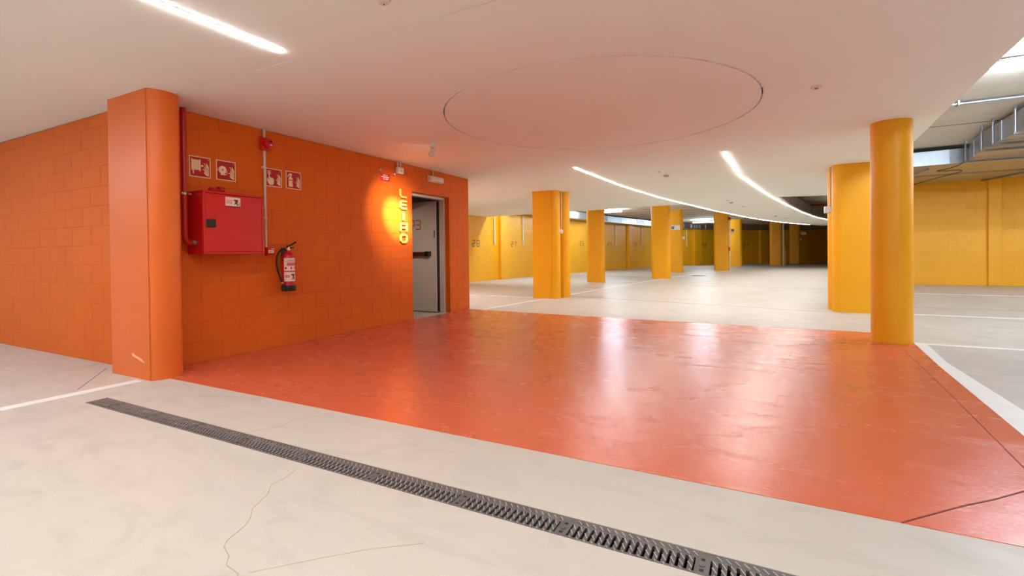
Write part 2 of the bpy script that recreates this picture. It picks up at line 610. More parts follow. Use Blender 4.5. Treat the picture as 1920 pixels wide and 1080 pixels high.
def on_back(k, s, outw=0.0):
    p, q = Vector(BW[k]), Vector(BW[k + 1])
    d = (q - p).normalized()
    n = Vector((d.y, -d.x))
    r = p + (q - p) * s + n * outw
    return r, d, n


# blocks of the nearest stretch (heading -d so that local +Y looks out of the wall)
q1, d1, n1 = on_back(2, 1.0)
lay(wall_back, (q1.x + n1.x * 0.003, q1.y + n1.y * 0.003), math.atan2(-d1.y, -d1.x), (Vector(BW[3]) - Vector(BW[2])).length - 0.02, 2.8, 'yellow', first=0.2, joint=0.004)
# pilasters on the yellow wall
for (k, s, ln, pr) in ((2, 0.42, 0.55, 0.14), (5, 0.56, 0.7, 0.14), (7, 0.41, 0.9, 0.2), (8, 0.965, 0.8, 0.2)):
    r, d, n = on_back(k, s)
    b = MB()
    b.prism([(-ln / 2, -0.02), (ln / 2, -0.02), (ln / 2, pr), (-ln / 2, pr)], (r.x, r.y, 0), (d.x, d.y, 0), (n.x, n.y, 0), Z, 0, ZL - 0.004)
    b.build('pilaster', M['yellow'], wall_back)

# right yellow wall (front of a block of rooms)
WR = 18.45
wr = MB()
wr.box(2.95, 12.9, WR + 0.003, WR + 2.4, 0, ZR - 0.003)
wall_right = structure(wr.build('wall_right', M['yellow'], org=(2.95, WR, 0)))
lay(wall_right, (7.0, WR), PI, 4.05, ZR - 0.42, 'yellow', first=0.2, joint=0.005)
MB().box(5.63, 5.92, WR - 0.07, WR + 0.01, 0, ZR - 0.01, 0.015, 2).build('pilaster', M['yellow'], wall_right)
# outer shell that the photo does not show
structure(MB().box(-12, -11.9, -7.2, 2.6, 0, H).build('wall_side', M['ceil']))
structure(MB().box(-12, 10, -7.3, -7.2, 0, ZR).build('wall_rear', M['ceil']))
wx = MB().slab([[(9.9, -7.2), (10.0, -7.2), (12.95, 18.5), (12.85, 18.5)]], 0, ZR)
structure(wx.build('wall_outer', M['yellow']))
structure(MB().box(12.9, 13.0, 18.4, 53, 0, ZR).build('wall_far', M['yellow']))

# ------------------------------------------------------------------ ceilings
S1 = [(-2.87, 7.84), (-2.77, 10.51), (-2.50, 13.2), (-2.10, 15.75), (-1.66, 18.4), (-1.16, 20.9), (-0.64, 23.4), (-0.06, 25.8), (0.95, 29.1), (2.30, 32.35)]
S2 = [(-0.51, 7.74), (-0.40, 10.44), (-0.05, 13.2), (0.30, 15.7), (0.72, 18.2), (1.30, 21.6), (2.10, 25.5), (3.0, 28.6), (4.4, 32.2)]
CC, CR = (-1.61, 5.03), 1.605
ring = lambda r, n=96: [(CC[0] + r * math.cos(2 * PI * i / n), CC[1] + r * math.sin(2 * PI * i / n)) for i in range(n)]
far_poly = [(-5.30, 2.45), (1.53, 2.45), (1.60, 4.6), (1.70, 6.45), (1.81, 8.25), (1.93, 15.42), (0.36, 15.12)]
for p in S2[4:]:
    far_poly.append((p[0] + 0.04, p[1]))
far_poly += [(5.4, 34.5), (3.2, 34.6)]
for p in reversed(S1[3:]):
    far_poly.append((p[0] - 0.04, p[1]))
far_poly += [(-3.4, 15.85), (-5.5, 16.12), (-7.6, 16.33), (-9.78, 16.55), (-9.87, 15.6), (-10.15, 12.0), (-10.2, 7.97), (-5.30, 7.97)]
cl = MB().slab([far_poly, ring(CR + 0.010)], H, H + 0.05)
cl.slab([ring(CR - 0.008)], H, H + 0.05)
ceiling = structure(cl.build('ceiling', M['ceil'], org=(0, 2.45, H)))
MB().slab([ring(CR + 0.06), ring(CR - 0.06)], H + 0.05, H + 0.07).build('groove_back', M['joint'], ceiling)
bead = MB()
for i in range(300):
    a = 2 * PI * i / 300
    if 0.25 * PI < a < 0.62 * PI and random.random() < 0.75:
        continue
    if random.random() < 0.12:
        continue
    rr = CR + 0.012
    ca, sa = math.cos(a), math.sin(a)
    O = (CC[0] + rr * ca, CC[1] + rr * sa, H)
    bead.prism([(-0.009, -0.010), (0.009, -0.010), (0.009, 0.004), (-0.009, 0.004)], O, (-sa, ca, 0), (ca, sa, 0), Z, -0.0025, 0.02)
tag(bead.build('groove_edge_bead', M['ceil'], ceiling), kind='stuff')
near = MB().slab([[(-11.9, -7.2), (1.2, -7.2), (1.53, 2.446), (-11.9, 2.446)]], H + 0.0014, H + 0.05)
structure(near.build('ceiling_near', M['ceil']))
structure(MB().box(-10.2, -5.32, 2.6, 7.76, 2.535, 2.6).build('ceiling_core', M['slab']))
sl = MB().slab([[(-12, -7.3), (1.0, -7.3), (1.0, 53), (-12, 53)]], ZL, ZL + 0.3)
soffit_l = structure(sl.build('ceiling_slab_left', M['slab']))
sl = MB().slab([[(1.0, -7.3), (13, -7.3), (13, 53), (1.0, 53)]], ZR, ZR + 0.3)
soffit_r = structure(sl.build('ceiling_slab_right', M['slab']))
for yy in (17.9, 19.6, 21.3, 23.0, 24.7, 26.4, 28.1, 29.8, 31.5, 33.2, 34.9, 36.6, 38.3):
    MB().box(-9.5, 0.9, yy, yy + 0.03, ZL - 0.006, ZL + 0.001).build('formwork_joint', M['joint'], soffit_l)
for yy in (5.6, 12.05, 17.2, 19.8, 22.4, 25.0, 27.6, 30.2):
    MB().box(1.02, 12, yy, yy + 0.018, ZR - 0.005, ZR + 0.001).build('formwork_joint', M['joint'], soffit_r)

# ------------------------------------------------------------------ door and lobby
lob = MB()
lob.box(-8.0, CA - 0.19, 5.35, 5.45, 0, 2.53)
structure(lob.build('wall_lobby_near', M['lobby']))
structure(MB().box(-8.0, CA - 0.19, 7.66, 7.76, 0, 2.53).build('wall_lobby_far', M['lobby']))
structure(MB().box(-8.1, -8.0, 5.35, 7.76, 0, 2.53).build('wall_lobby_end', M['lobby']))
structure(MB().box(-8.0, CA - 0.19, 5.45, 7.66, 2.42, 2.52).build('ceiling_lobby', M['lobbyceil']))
door = bpy.data.objects.new('door_1', None)
COL.objects.link(door)
door.location = (-5.22, 7.29, 0)
ORG[door.name] = Vector(door.location)
structure(door)
fx0, fx1 = -5.31, -5.205
fr = MB()
fr.box(fx0, fx1, DOOR[1] - 0.045, DOOR[1] - 0.001, 0, DOOR[2] - 0.046, 0.003)
fr.box(fx0, fx1, DOOR[0] + 0.001, DOOR[0] + 0.045, 0, DOOR[2] - 0.046, 0.003)
fr.box(fx0, fx1, DOOR[0] + 0.001, DOOR[1] - 0.001, DOOR[2] - 0.045, DOOR[2] - 0.001, 0.003)
fr.build('frame', M['door'], door)
# leaf stands open at a right angle into the lobby
LY0, LY1 = 7.200, 7.262
lx1, lx0 = -5.325, -6.25
leaf = MB().box(lx0, lx1, LY0, LY1, 0.012, 2.045, 0.004).build('leaf', M['door'], door)
# the edge strip and gasket
MB().box(lx1 - 0.001, lx1 + 0.006, LY0 + 0.008, LY0 + 0.018, 0.03, 2.03).build('gasket', M['black'], door)
MB().box(-5.318, -5.311, 7.22, 7.262, 0.02, 2.04).build('gasket', M['black'], door)
for zz in (0.23, 1.85):
    h = MB()
    h.box(lx1 - 0.06, lx1 + 0.004, LY0 - 0.012, LY0 - 0.0005, zz, zz + 0.13, 0.004)
    h.cyl((lx1 + 0.006, LY0 - 0.012, zz), (lx1 + 0.006, LY0 - 0.012, zz + 0.13), 0.009, 10)
    h.build('hinge', M['door'], door)
MB().box(-5.385, -5.355, LY0 - 0.003, LY0 + 0.001, 1.37, 1.505).build('vent_slot', M['grey'], door)
pb = MB()
pb.box(-6.2, -5.50, LY0 - 0.085, LY0 - 0.05, 1.045, 1.115, 0.008)
pb.build('push_bar', M['maroon'], door)['label'] = 'dark red push bar'
pe = MB()
pe.box(-5.53, -5.44, LY0 - 0.095, LY0 - 0.001, 1.035, 1.125, 0.006)
pe.box(-6.24, -6.17, LY0 - 0.095, LY0 - 0.001, 1.035, 1.125, 0.006)
pe.build('push_bar_end', M['black'], door)


GL = {
    '2': [[(0, 1), (.7, 1), (.7, .5), (0, .5), (0, 0), (.7, 0)]],
    '3': [[(0, 1), (.6, 1), (.7, .9), (.7, .6), (.6, .5), (.12, .5)], [(.6, .5), (.7, .4), (.7, .1), (.6, 0), (0, 0)]],
    '4': [[(0, 1), (0, .45), (.7, .45)], [(.7, 1), (.7, 0)]],
    '5': [[(.7, 1), (0, 1), (0, .5), (.7, .5), (.7, 0), (0, 0)]],
    '6': [[(.7, 1), (0, 1), (0, 0), (.7, 0), (.7, .5), (0, .5)]],
    '7': [[(0, 1), (.7, 1), (.32, 0)]],
    '8': [[(.7, .5), (.7, 1), (0, 1), (0, 0), (.7, 0), (.7, .5), (0, .5)]],
    '1': [[(.2, .8), (.4, 1), (.4, 0)]],
    'P': [[(0, 0), (0, .9), (.1, 1), (.7, 1), (.8, .9), (.8, .5), (.7, .4), (.0, .4)]],
    'L': [[(.06, 1), (.06, .22), (.24, .04), (.95, .04)]],
    'E': [[(.95, .96), (.25, .96), (.06, .78), (.06, .22), (.25, .04), (.95, .04)], [(.08, .5), (.9, .5)]],
    'I': [[(.48, 1), (.48, 0)]],
    'R': [[(.06, 0), (.06, .94), (.94, .94), (.94, .0)], [(.08, .46), (.92, .46)]],
}


def glyphs(txt, u, v, h, adv, wd, frame, m, parent, name, d0=0.0, d1=0.002, sx=1.0):
    O, U, V, N = frame
    b = MB()
    for i, c in enumerate(txt):
        for pl in GL[c]:
            b.strip2d([(u + i * adv + p[0] * h * sx, v + p[1] * h) for p in pl], wd, O, U, V, N, d0, d1)
    return b.build(name, M[m], parent)


LEAF = ((0, LY0, 0), X, Z, -Y)
glyphs('P3', -5.955, 1.54, 0.165, 0.16, 0.022, LEAF, 'brown', door, 'stencil_sign', -0.001, 0.0012, 0.95)
# hidden reveal paint: the blocks already end at the opening

# ------------------------------------------------------------------ raised letters
for i, (ch_, zc) in enumerate(zip('LEIRO', (2.045, 1.862, 1.680, 1.503, 1.326))):
    t = thing('wall_letter', 'raised yellow letter %s in the vertical word LEIRO beside the door' % ch_, 'letter', (WA, 6.02, zc), 'raised letters on the orange wall')
    b = MB()
    hh, ww = 0.128, 0.165
    u0, v0 = 6.02 - ww / 2, zc - hh / 2
    if ch_ == 'O':
        pl = [(.06, .25), (.25, .05), (.75, .05), (.94, .25), (.94, .75), (.75, .95), (.25, .95), (.06, .75)]
        b.strip2d([(u0 + p[0] * ww, v0 + p[1] * hh) for p in pl], 0.030, *WALLA, 0.012, 0.034, closed=True)
    else:
        for pl in GL[ch_]:
            b.strip2d([(u0 + p[0] * ww, v0 + p[1] * hh) for p in pl], 0.034 if ch_ == 'I' else 0.028, *WALLA, 0.012, 0.034)
    b.build('face', M['letter'], t)
    p = MB()
    pins = [(0.07, 0.15), (0.07, 0.8)] if ch_ in 'LE' else ([(0.48, 0.2), (0.48, 0.8)] if ch_ == 'I' else [(0.06, 0.2), (0.94, 0.2), (0.06, 0.75), (0.94, 0.75)])
    for (a, c) in pins:
        p.cyl((WA - 0.002, u0 + a * ww, v0 + c * hh), (WA + 0.013, u0 + a * ww, v0 + c * hh), 0.004, 8)
    p.build('standoff_pin', M['chrome'], t)

# ------------------------------------------------------------------ fire safety signs


def sign(u0, v0, sz, label, icon):
    t = thing('fire_sign', label, 'sign', (WA, u0, v0), 'fire safety signs on the orange wall')
    MB().prism([(u0, v0), (u0 + sz, v0), (u0 + sz, v0 + sz), (u0, v0 + sz)], *WALLA, -0.001, 0.003).build('border_plate', M['cream'], t)
    e = 0.035 * sz + 0.002
    MB().prism([(u0 + e, v0 + e), (u0 + sz - e, v0 + e), (u0 + sz - e, v0 + sz - e), (u0 + e, v0 + sz - e)], *WALLA, 0.0025, 0.0038).build('red_field', M['signred'], t)
    T = lambda pl: [(u0 + p[0] * sz, v0 + p[1] * sz) for p in pl]
    b = MB()
    D = (0.0035, 0.0046)
    fl = [[(.79, .75), (.86, .64), (.91, .55), (.91, .45), (.84, .50), (.79, .60)],
          [(.66, .70), (.74, .60), (.80, .46), (.91, .36), (.91, .44), (.82, .50), (.755, .62), (.70, .71)],
          [(.67, .56), (.72, .45), (.80, .34), (.91, .25), (.91, .335), (.80, .42), (.72, .53)],
          [(.59, .40), (.68, .36), (.76, .26), (.91, .16), (.91, .235), (.80, .31), (.70, .42)],
          [(.66, .24), (.73, .17), (.80, .11), (.91, .09), (.91, .145), (.80, .21), (.72, .28)]]
    for p in fl:
        b.prism(T(p), *WALLA, *D)
    b.build('flame_symbol', M['cream'], t)
    b = MB()
    circ = lambda cx, cy, r, n=20: [(cx + r * math.cos(2 * PI * i / n), cy + r * math.sin(2 * PI * i / n)) for i in range(n)]
    if icon == 'reel':
        b.prism(T([(.10, .32), (.15, .32), (.15, .86), (.10, .86)]), *WALLA, *D)
        for i in range(5):
            x = .158 + i * .062
            b.prism(T([(x, .34), (x + .054, .34), (x + .054, .83), (x, .83)]), *WALLA, *D)
        b.prism(T([(.475, .30), (.53, .30), (.53, .86), (.475, .86)]), *WALLA, *D)
        b.prism(T(circ(.60, .56, .055)), *WALLA, *D)
        b.prism(T([(.165, .22), (.215, .22), (.215, .35), (.165, .35)]), *WALLA, *D)
        b.prism(T([(.18, .15), (.21, .15), (.225, .21), (.165, .21)]), *WALLA, *D)
    elif icon == 'bell':
        b.prism(T(circ(.32, .52, .20, 28)), *WALLA, *D)
        b.prism(T([(.22, .26), (.45, .26), (.45, .33), (.22, .33)]), *WALLA, *D)
        b.strip2d(T([(.50, .38), (.55, .44), (.56, .50)]), .022 * sz, *WALLA, *D)
        b.strip2d(T([(.44, .28), (.52, .31), (.555, .38)]), .022 * sz, *WALLA, *D)
        b.strip2d(T([(.08, .44), (.07, .52), (.08, .58)]), .018 * sz, *WALLA, *D)
        b.build('pictogram', M['cream'], t)
        b = MB().prism(T(circ(.32, .52, .045)), *WALLA, 0.0044, 0.0052)
        b.build('pictogram_detail', M['signred'], t)
        b = MB().prism(T(circ(.32, .52, .018)), *WALLA, 0.005, 0.0058)
    elif icon == 'button':
        b.strip2d(T([(.12, .68), (.30, .68), (.30, .86), (.12, .86)]), .022 * sz, *WALLA, *D, closed=True)
        b.prism(T(circ(.21, .77, .055)), *WALLA, *D)
        b.prism(T([(.18, .70), (.24, .70), (.25, .52), (.46, .47), (.50, .38), (.49, .20), (.43, .09), (.22, .09), (.14, .18), (.08, .33), (.09, .46), (.13, .44), (.17, .34)]), *WALLA, *D)
    else:
        b.prism(T([(.17, .12), (.43, .12), (.43, .60), (.37, .68), (.23, .68), (.17, .60)]), *WALLA, *D)
        b.prism(T([(.25, .68), (.36, .68), (.36, .76), (.42, .84), (.30, .88), (.20, .84), (.12, .74), (.11, .64), (.16, .66), (.20, .76), (.25, .78)]), *WALLA, *D)
        b.build('pictogram', M['cream'], t)
        b = MB().prism(T([(.20, .46), (.40, .46), (.40, .53), (.20, .53)]), *WALLA, 0.0044, 0.0052)
        b.build('pictogram_detail', M['signred'], t)
        b = MB().prism(T([(.23, .485), (.37, .485), (.37, .505), (.23, .505)]), *WALLA, 0.005, 0.0056)
    b.build('pictogram', M['cream'], t)
    c = MB()
    for i in range(3):
        c.prism(T([(.85, .85 + i * .03), (.92, .85 + i * .03), (.92, .87 + i * .03), (.85, .87 + i * .03)]), *WALLA, *D)
    c.build('corner_print', M['stickerred'], t)


sign(2.802, 1.883, 0.212, 'red fire sign with hose reel pictogram, leftmost beside the red pipe', 'reel')
sign(3.072, 1.883, 0.212, 'red fire sign with alarm bell pictogram above the hose cabinet', 'bell')
sign(3.641, 1.884, 0.212, 'red fire sign with hand pressing button, right behind the white conduit', 'button')
sign(3.908, 1.886, 0.214, 'red fire sign with extinguisher pictogram, rightmost of the row', 'ext')

# ------------------------------------------------------------------ fire hose cabinet
cx0, cx1 = WA + 0.002, -4.835
cy0, cy1, cz0, cz1 = 2.775, 3.42, 1.096, 1.722
cab = thing('hose_cabinet', 'large red fire hose cabinet on the orange wall', 'cabinet', (WA, cy0, cz0))
b = MB()
b.box(cx0, cx1 - 0.02, cy0, cy1, cz0, cz1, 0.003)
b.build('body', M['firered'], cab)
b = MB()
f = 0.022
b.box(cx1 - 0.022, cx1, cy0, cy0 + f, cz0, cz1, 0.002)
b.box(cx1 - 0.022, cx1, cy1 - f, cy1, cz0, cz1, 0.002)
b.box(cx1 - 0.022, cx1, cy0 + f, cy1 - f, cz0, cz0 + f, 0.002)
b.box(cx1 - 0.022, cx1, cy0 + f, cy1 - f, cz1 - f, cz1, 0.002)
b.build('door_frame', M['firered'], cab)
dr = MB().box(cx1 - 0.020, cx1 - 0.004, cy0 + f + 0.004, cy1 - f - 0.004, cz0 + f + 0.004, cz1 - f - 0.004, 0.002).build('door', M['firered'], cab)
b = MB()
b.box(cx1 - 0.006, cx1 + 0.004, 2.803, 2.898, 1.360, 1.442, 0.004)
b.build('handle', M['black'], dr)['label'] = 'black recessed handle'
b = MB().box(cx1 - 0.006, cx1 + 0.008, 2.862, 2.888, 1.375, 1.428, 0.003)
b.build('latch', M['rubber'], dr)
CF = ((cx1 - 0.004, 0, 0), Y, Z, X)


def sticker(parent, fr, u0, v0, su, sv, d=0.0):
    b = MB().prism([(u0, v0), (u0 + su, v0), (u0 + su, v0 + sv), (u0, v0 + sv)], *fr, d - 0.0005, d + 0.0008)
    st_ = b.build('sticker', M['pink'], parent)
    st_['label'] = 'white sticker with dark figure'
    T = lambda pl: [(u0 + p[0] * su, v0 + p[1] * sv) for p in pl]
    b = MB()
    for p in ([(.50, .70), (.60, .78), (.84, .78), (.82, .56), (.78, .40), (.84, .18), (.78, .16), (.72, .34), (.66, .34), (.62, .24), (.58, .26), (.62, .44), (.66, .56), (.60, .64)],):
        b.prism(T(p), *fr, d + 0.0006, d + 0.0014)
    b.prism(T([(.0, .0), (1, .0), (1, .09), (0, .09)]), *fr, d + 0.0006, d + 0.0014)
    b.build('print', M['maroon'], parent)
    b = MB()
    for i in range(3):
        b.prism(T([(.06, .36 + i * .13), (.46, .36 + i * .13), (.46, .43 + i * .13), (.06, .43 + i * .13)]), *fr, d + 0.0006, d + 0.0014)
    b.prism(T([(.87, .12), (.95, .12), (.95, .48), (.87, .48)]), *fr, d + 0.0006, d + 0.0014)
    b.build('print', M['stickerred'], parent)


sticker(cab, CF, 2.999, 1.578, 0.158, 0.100)
t = thing('hose_coupling', 'small red rounded hose fitting lying on top of the hose cabinet', 'fitting', (-4.95, 2.98, cz1))
b = MB()
b.cyl((-4.99, 2.93, cz1 + 0.028), (-4.99, 3.04, cz1 + 0.028), 0.026, 16)
b.build('body', M['pipered'], t, 40)
b = MB()
b.lathe([(0.022, 0), (0.036, 0), (0.036, 0.05), (0.022, 0.05), (0.022, 0)], (-4.99, 3.02, cz1 + 0.036), Y, 18)
b.build('coupling_ring', M['pipered'], t, 40)

# red supply pipe
px, py = -4.99, 2.690
pipe = thing('red_pipe', 'vertical red fire water pipe from ceiling to hose cabinet', 'pipe', (px, py, H))
pts = [(px, py, H - 0.012), (px, py, 1.27)]
for i in range(7):
    a = i / 6 * PI / 2
    pts.append((px, py + 0.055 * (1 - math.cos(a)), 1.265 - 0.055 * math.sin(a)))
pts.append((px, cy0 - 0.001, 1.21))
MB().tube(pts, 0.026, 18).build('run', M['pipered'], pipe, 40)
b = MB().lathe([(0.030, 0), (0.062, 0.001), (0.062, 0.008), (0.030, 0.010)], (px, py, H - 0.012), Z, 24)
b.build('ceiling_rosette', M['conduit'], pipe, 40)
MB().cyl((px, cy0 - 0.028, 1.21), (px, cy0 - 0.001, 1.21), 0.033, 18).build('coupling', M['chrome'], pipe, 40)
b = MB()
b.lathe([(0.027, 0), (0.033, 0), (0.033, 0.022), (0.027, 0.022)], (px, py, 1.675), Z, 20)
b.box(WA + 0.01, px - 0.030, py - 0.006, py + 0.006, 1.678, 1.694)
b.box(px - 0.006, px + 0.05, py - 0.052, py - 0.03, 1.678, 1.694)
b.box(px - 0.006, px + 0.02, py + 0.03, py + 0.055, 1.678, 1.694)
b.build('pipe_clamp', M['chrome'], pipe, 40)

# alarm sounder, call point and conduit
cu = 3.622
con = thing('wall_conduit', 'thin white conduit running from ceiling through sounder to call point', 'conduit', (WA, cu, 1.18))
b = MB()
b.cyl((WA + 0.014, cu, 1.176), (WA + 0.014, cu, 2.285), 0.0135, 12)
b.cyl((WA + 0.014, cu, 2.435), (WA + 0.014, cu, H - 0.001), 0.0135, 12)
b.build('run', M['conduit'], con, 40)
b = MB()
for zz in (2.08, 1.5):
    b.box(WA, WA + 0.022, cu - 0.034, cu + 0.018, zz, zz + 0.024, 0.003)
b.build('saddle_clip', M['conduit'], con)
sd = thing('alarm_sounder', 'red box shaped alarm sounder high on the orange wall', 'alarm', (WA, 3.63, 2.29))
b = MB().box(WA + 0.001, WA + 0.05, 3.565, 3.69, 2.288, 2.432, 0.01, 2)
b.build('base', M['firered'], sd, 40)
b = MB().lathe([(0.055, 0), (0.058, 0.02), (0.052, 0.045), (0.03, 0.052), (0, 0.053)], (WA + 0.046, 3.63, 2.36), X, 24)
b.build('horn', M['firered'], sd, 40)
MB().box(WA + 0.098, WA + 0.104, 3.63, 3.66, 2.335, 2.352, 0.002).build('flash_lens', M['white'], sd)
MB().box(WA + 0.097, WA + 0.102, 3.62, 3.66, 2.372, 2.395, 0.002).build('grille_opening', M['maroon'], sd)
cp = thing('call_point', 'small red call point with cream label, right of the hose cabinet', 'alarm', (WA, 3.66, 1.08))
MB().box(WA + 0.001, WA + 0.055, 3.616, 3.706, 1.082, 1.174, 0.006, 2).build('housing', M['firered'], cp, 40)
MB().box(WA + 0.054, WA + 0.058, 3.622, 3.692, 1.106, 1.140, 0.001).build('label_plate', M['cream'], cp)
b = MB()
for i in range(4):
    b.box(WA + 0.0575, WA + 0.0588, 3.635 + i * 0.012, 3.643 + i * 0.012, 1.118, 1.128)
b.build('label_print', M['grey'], cp)
MB().box(WA + 0.05, WA + 0.060, 3.66, 3.70, 1.150, 1.157, 0.001).build('clear_flap', M['white'], cp)

# ------------------------------------------------------------------ fire extinguisher
ey, ex = 3.857, -5.02
ext = thing('fire_extinguisher', 'red fire extinguisher with black hose hanging on the orange wall', 'extinguisher', (ex, ey, 0.66))
r = 0.073
MB().lathe([(r, 0.715), (r, 1.03), (r * 0.97, 1.06), (r * 0.84, 1.09), (r * 0.55, 1.112), (0.026, 1.12), (0.022, 1.14), (0, 1.14)], (ex, ey, 0), Z, 28).build('cylinder', M['firered'], ext, 50)
MB().lathe([(0, 0.655), (r + 0.001, 0.655), (r + 0.006, 0.665), (r + 0.006, 0.712), (r + 0.001, 0.722), (0, 0.722)], (ex, ey, 0), Z, 28).build('foot_ring', M['rubber'], ext, 50)
b = MB()
b.lathe([(0.022, 0), (0.024, 0.012), (0.018, 0.03), (0.016, 0.05)], (ex, ey, 1.132), Z, 16)
b.cyl((ex, ey - 0.07, 1.158), (ex, ey + 0.02, 1.158), 0.011, 12)
b.build('valve', M['brass'], ext, 40)
b = MB()
b.tube([(ex + 0.005, ey - 0.02, 1.178), (ex + 0.005, ey + 0.03, 1.195), (ex + 0.005, ey + 0.075, 1.222), (ex + 0.005, ey + 0.105, 1.235)], 0.011, 8)
b.tube([(ex + 0.005, ey - 0.025, 1.172), (ex + 0.005, ey + 0.03, 1.165), (ex + 0.005, ey + 0.07, 1.172)], 0.009, 8)
b.build('lever', M['black'], ext, 50)
hp = [(0, -0.06, 1.158), (0, -0.10, 1.150), (0, -0.150, 1.11), (0, -0.178, 1.04), (0, -0.176, 0.96), (0, -0.155, 0.88), (0, -0.125, 0.80), (0, -0.10, 0.745), (0, -0.088, 0.69)]


def smooth(pts, n=4):
    out = []
    P = [Vector(p) for p in pts]
    for i in range(len(P) - 1):
        a, b_, c, d = P[max(i - 1, 0)], P[i], P[i + 1], P[min(i + 2, len(P) - 1)]
        for j in range(n):
            t = j / n
            out.append(0.5 * ((2 * b_) + (c - a) * t + (2 * a - 5 * b_ + 4 * c - d) * t * t + (3 * b_ - a - 3 * c + d) * t ** 3))
    out.append(P[-1])
    return out


MB().tube([(ex + 0.03 + p[0], ey + p[1], p[2]) for p in smooth(hp)], 0.011, 10).build('hose', M['rubber'], ext, 60)
MB().cyl((ex + 0.03, ey - 0.108, 0.765), (ex + 0.03, ey - 0.103, 0.745), 0.014, 12).build('hose_ferrule', M['brass'], ext, 40)
b = MB().lathe([(0.013, 0), (0.017, 0.02), (0.017, 0.07), (0.010, 0.075)], (ex + 0.03, ey - 0.098, 0.745), (0, 0.12, -1), 12)
b.build('nozzle', M['rubber'], ext, 40)


def wrap(zlo, zhi, a0, a1, m, rr, name):
    n = 10
    b_ = MB()
    pts_ = []
    for i in range(n + 1):
        a = a0 + (a1 - a0) * i / n
        pts_.append((math.cos(a), math.sin(a)))
    poly = [(ex + p[0] * rr, ey + p[1] * rr) for p in pts_] + [(ex + p[0] * (r - 0.002), ey + p[1] * (r - 0.002)) for p in reversed(pts_)]
    b_.slab([poly], zlo, zhi)
    return b_.build(name, M[m], ext)


A0, A1 = R_(-78), R_(38)
wrap(0.895, 1.045, A0, A1, 'pink', r + 0.0008, 'label_print')
wrap(0.770, 0.882, A0, A1, 'pink', r + 0.0008, 'label_print')
wrap(0.950, 0.995, R_(-52), A1, 'stickerred', r + 0.0014, 'label_band')
wrap(0.968, 0.975, R_(-50), R_(30), 'maroon', r + 0.0018, 'label_band')
wrap(0.915, 0.938, R_(-70), R_(-52), 'signred', r + 0.0014, 'label_band')
wrap(0.915, 0.938, R_(-20), R_(-8), 'signred', r + 0.0014, 'label_band')
wrap(0.915, 0.938, R_(18), R_(30), 'signred', r + 0.0014, 'label_band')
wrap(1.015, 1.022, R_(-45), R_(20), 'grey', r + 0.0014, 'label_band')
wrap(1.003, 1.007, R_(-65), R_(20), 'grey', r + 0.0014, 'label_band')
wrap(0.840, 0.856, R_(-14), R_(22), 'maroon', r + 0.0014, 'label_band')
wrap(0.805, 0.842, R_(0), R_(14), 'maroon', r + 0.0014, 'label_band')
wrap(0.790, 0.808, R_(-6), R_(2), 'maroon', r + 0.0014, 'label_band')
wrap(0.790, 0.808, R_(12), R_(20), 'maroon', r + 0.0014, 'label_band')
wrap(0.815, 0.845, R_(-68), R_(-26), 'stickerred', r + 0.0014, 'label_band')
b = MB()
b.box(WA + 0.001, WA + 0.012, ey - 0.03, ey + 0.03, 1.0, 1.17, 0.002)
b.box(WA + 0.01, ex - 0.012, ey - 0.012, ey + 0.012, 1.138, 1.148)
b.build('wall_bracket', M['black'], ext)

# ------------------------------------------------------------------ small fittings by the door
ns = thing('notice_sign', 'small bright red notice with three lines of white print', 'sign', (WA, 5.635, 2.19))
MB().box(WA - 0.001, WA + 0.004, 5.533, 5.740, 2.193, 2.304).build('plate', M['firered'], ns)
b = MB()
for (v, a, n) in ((2.272, 5.585, 7), (2.244, 5.545, 15), (2.214, 5.590, 8)):
    wch = 0.0115 if n > 10 else 0.0135
    for i in range(n):
        if n == 7 and i == 4 or n == 8 and i == 2:
            continue
        b.box(WA + 0.0035, WA + 0.0048, a + i * wch, a + i * wch + wch * 0.8, v, v + 0.017)
b.build('print', M['white'], ns)
for i, (u, v, lb) in enumerate(((5.486, 2.335, 'short white wall peg up left of the red notice'), (5.789, 2.314, 'short white wall peg just right of the red notice'))):
    t = thing('wall_peg', lb, 'peg', (WA, u, v), 'white pegs on the orange wall')
    MB().lathe([(0.006, 0), (0.006, 0.045), (0.016, 0.047), (0.017, 0.058), (0.010, 0.064), (0, 0.065)], (WA - 0.001, u, v), X, 16).build('head', M['conduit'], t, 40)
    MB().box(WA + 0.001, WA + 0.008, u + 0.012, u + 0.055, v - 0.004, v + 0.004).build('orange_streak', M['pillar_orange'], t)  # thin orange bar on the wall, right of the peg head
jb = thing('junction_box', 'small white junction box under two short conduits near the ceiling', 'box', (WA, 5.94, 2.34))
MB().box(WA + 0.001, WA + 0.055, 5.872, 6.005, 2.342, 2.440, 0.006, 2).build('box', M['white'], jb, 40)
MB().box(WA + 0.054, WA + 0.058, 5.93, 5.975, 2.36, 2.42, 0.002).build('lid', M['conduit'], jb)
for u in (5.905, 5.965):
    MB().cyl((WA + 0.016, u, 2.44), (WA + 0.016, u, H - 0.001), 0.012, 10).build('conduit', M['conduit'], jb, 40)
    MB().box(WA + 0.001, WA + 0.03, u - 0.022, u + 0.022, 2.484, 2.498, 0.003).build('saddle_clip', M['conduit'], jb)
em = thing('emergency_light', 'white emergency light box above the door opening', 'lamp', (WA, 6.9, 2.31))
MB().box(WA + 0.001, WA + 0.03, 6.675, 7.075, 2.318, 2.425, 0.006, 2).build('base', M['white'], em, 40)
MB().box(WA + 0.03, WA + 0.075, 6.682, 7.068, 2.322, 2.421, 0.022, 3).build('diffuser', M['conduit'], em, 40)
MB().cyl((WA + 0.016, 6.82, 2.425), (WA + 0.016, 6.82, H - 0.001), 0.010, 10).build('conduit', M['conduit'], em, 40)

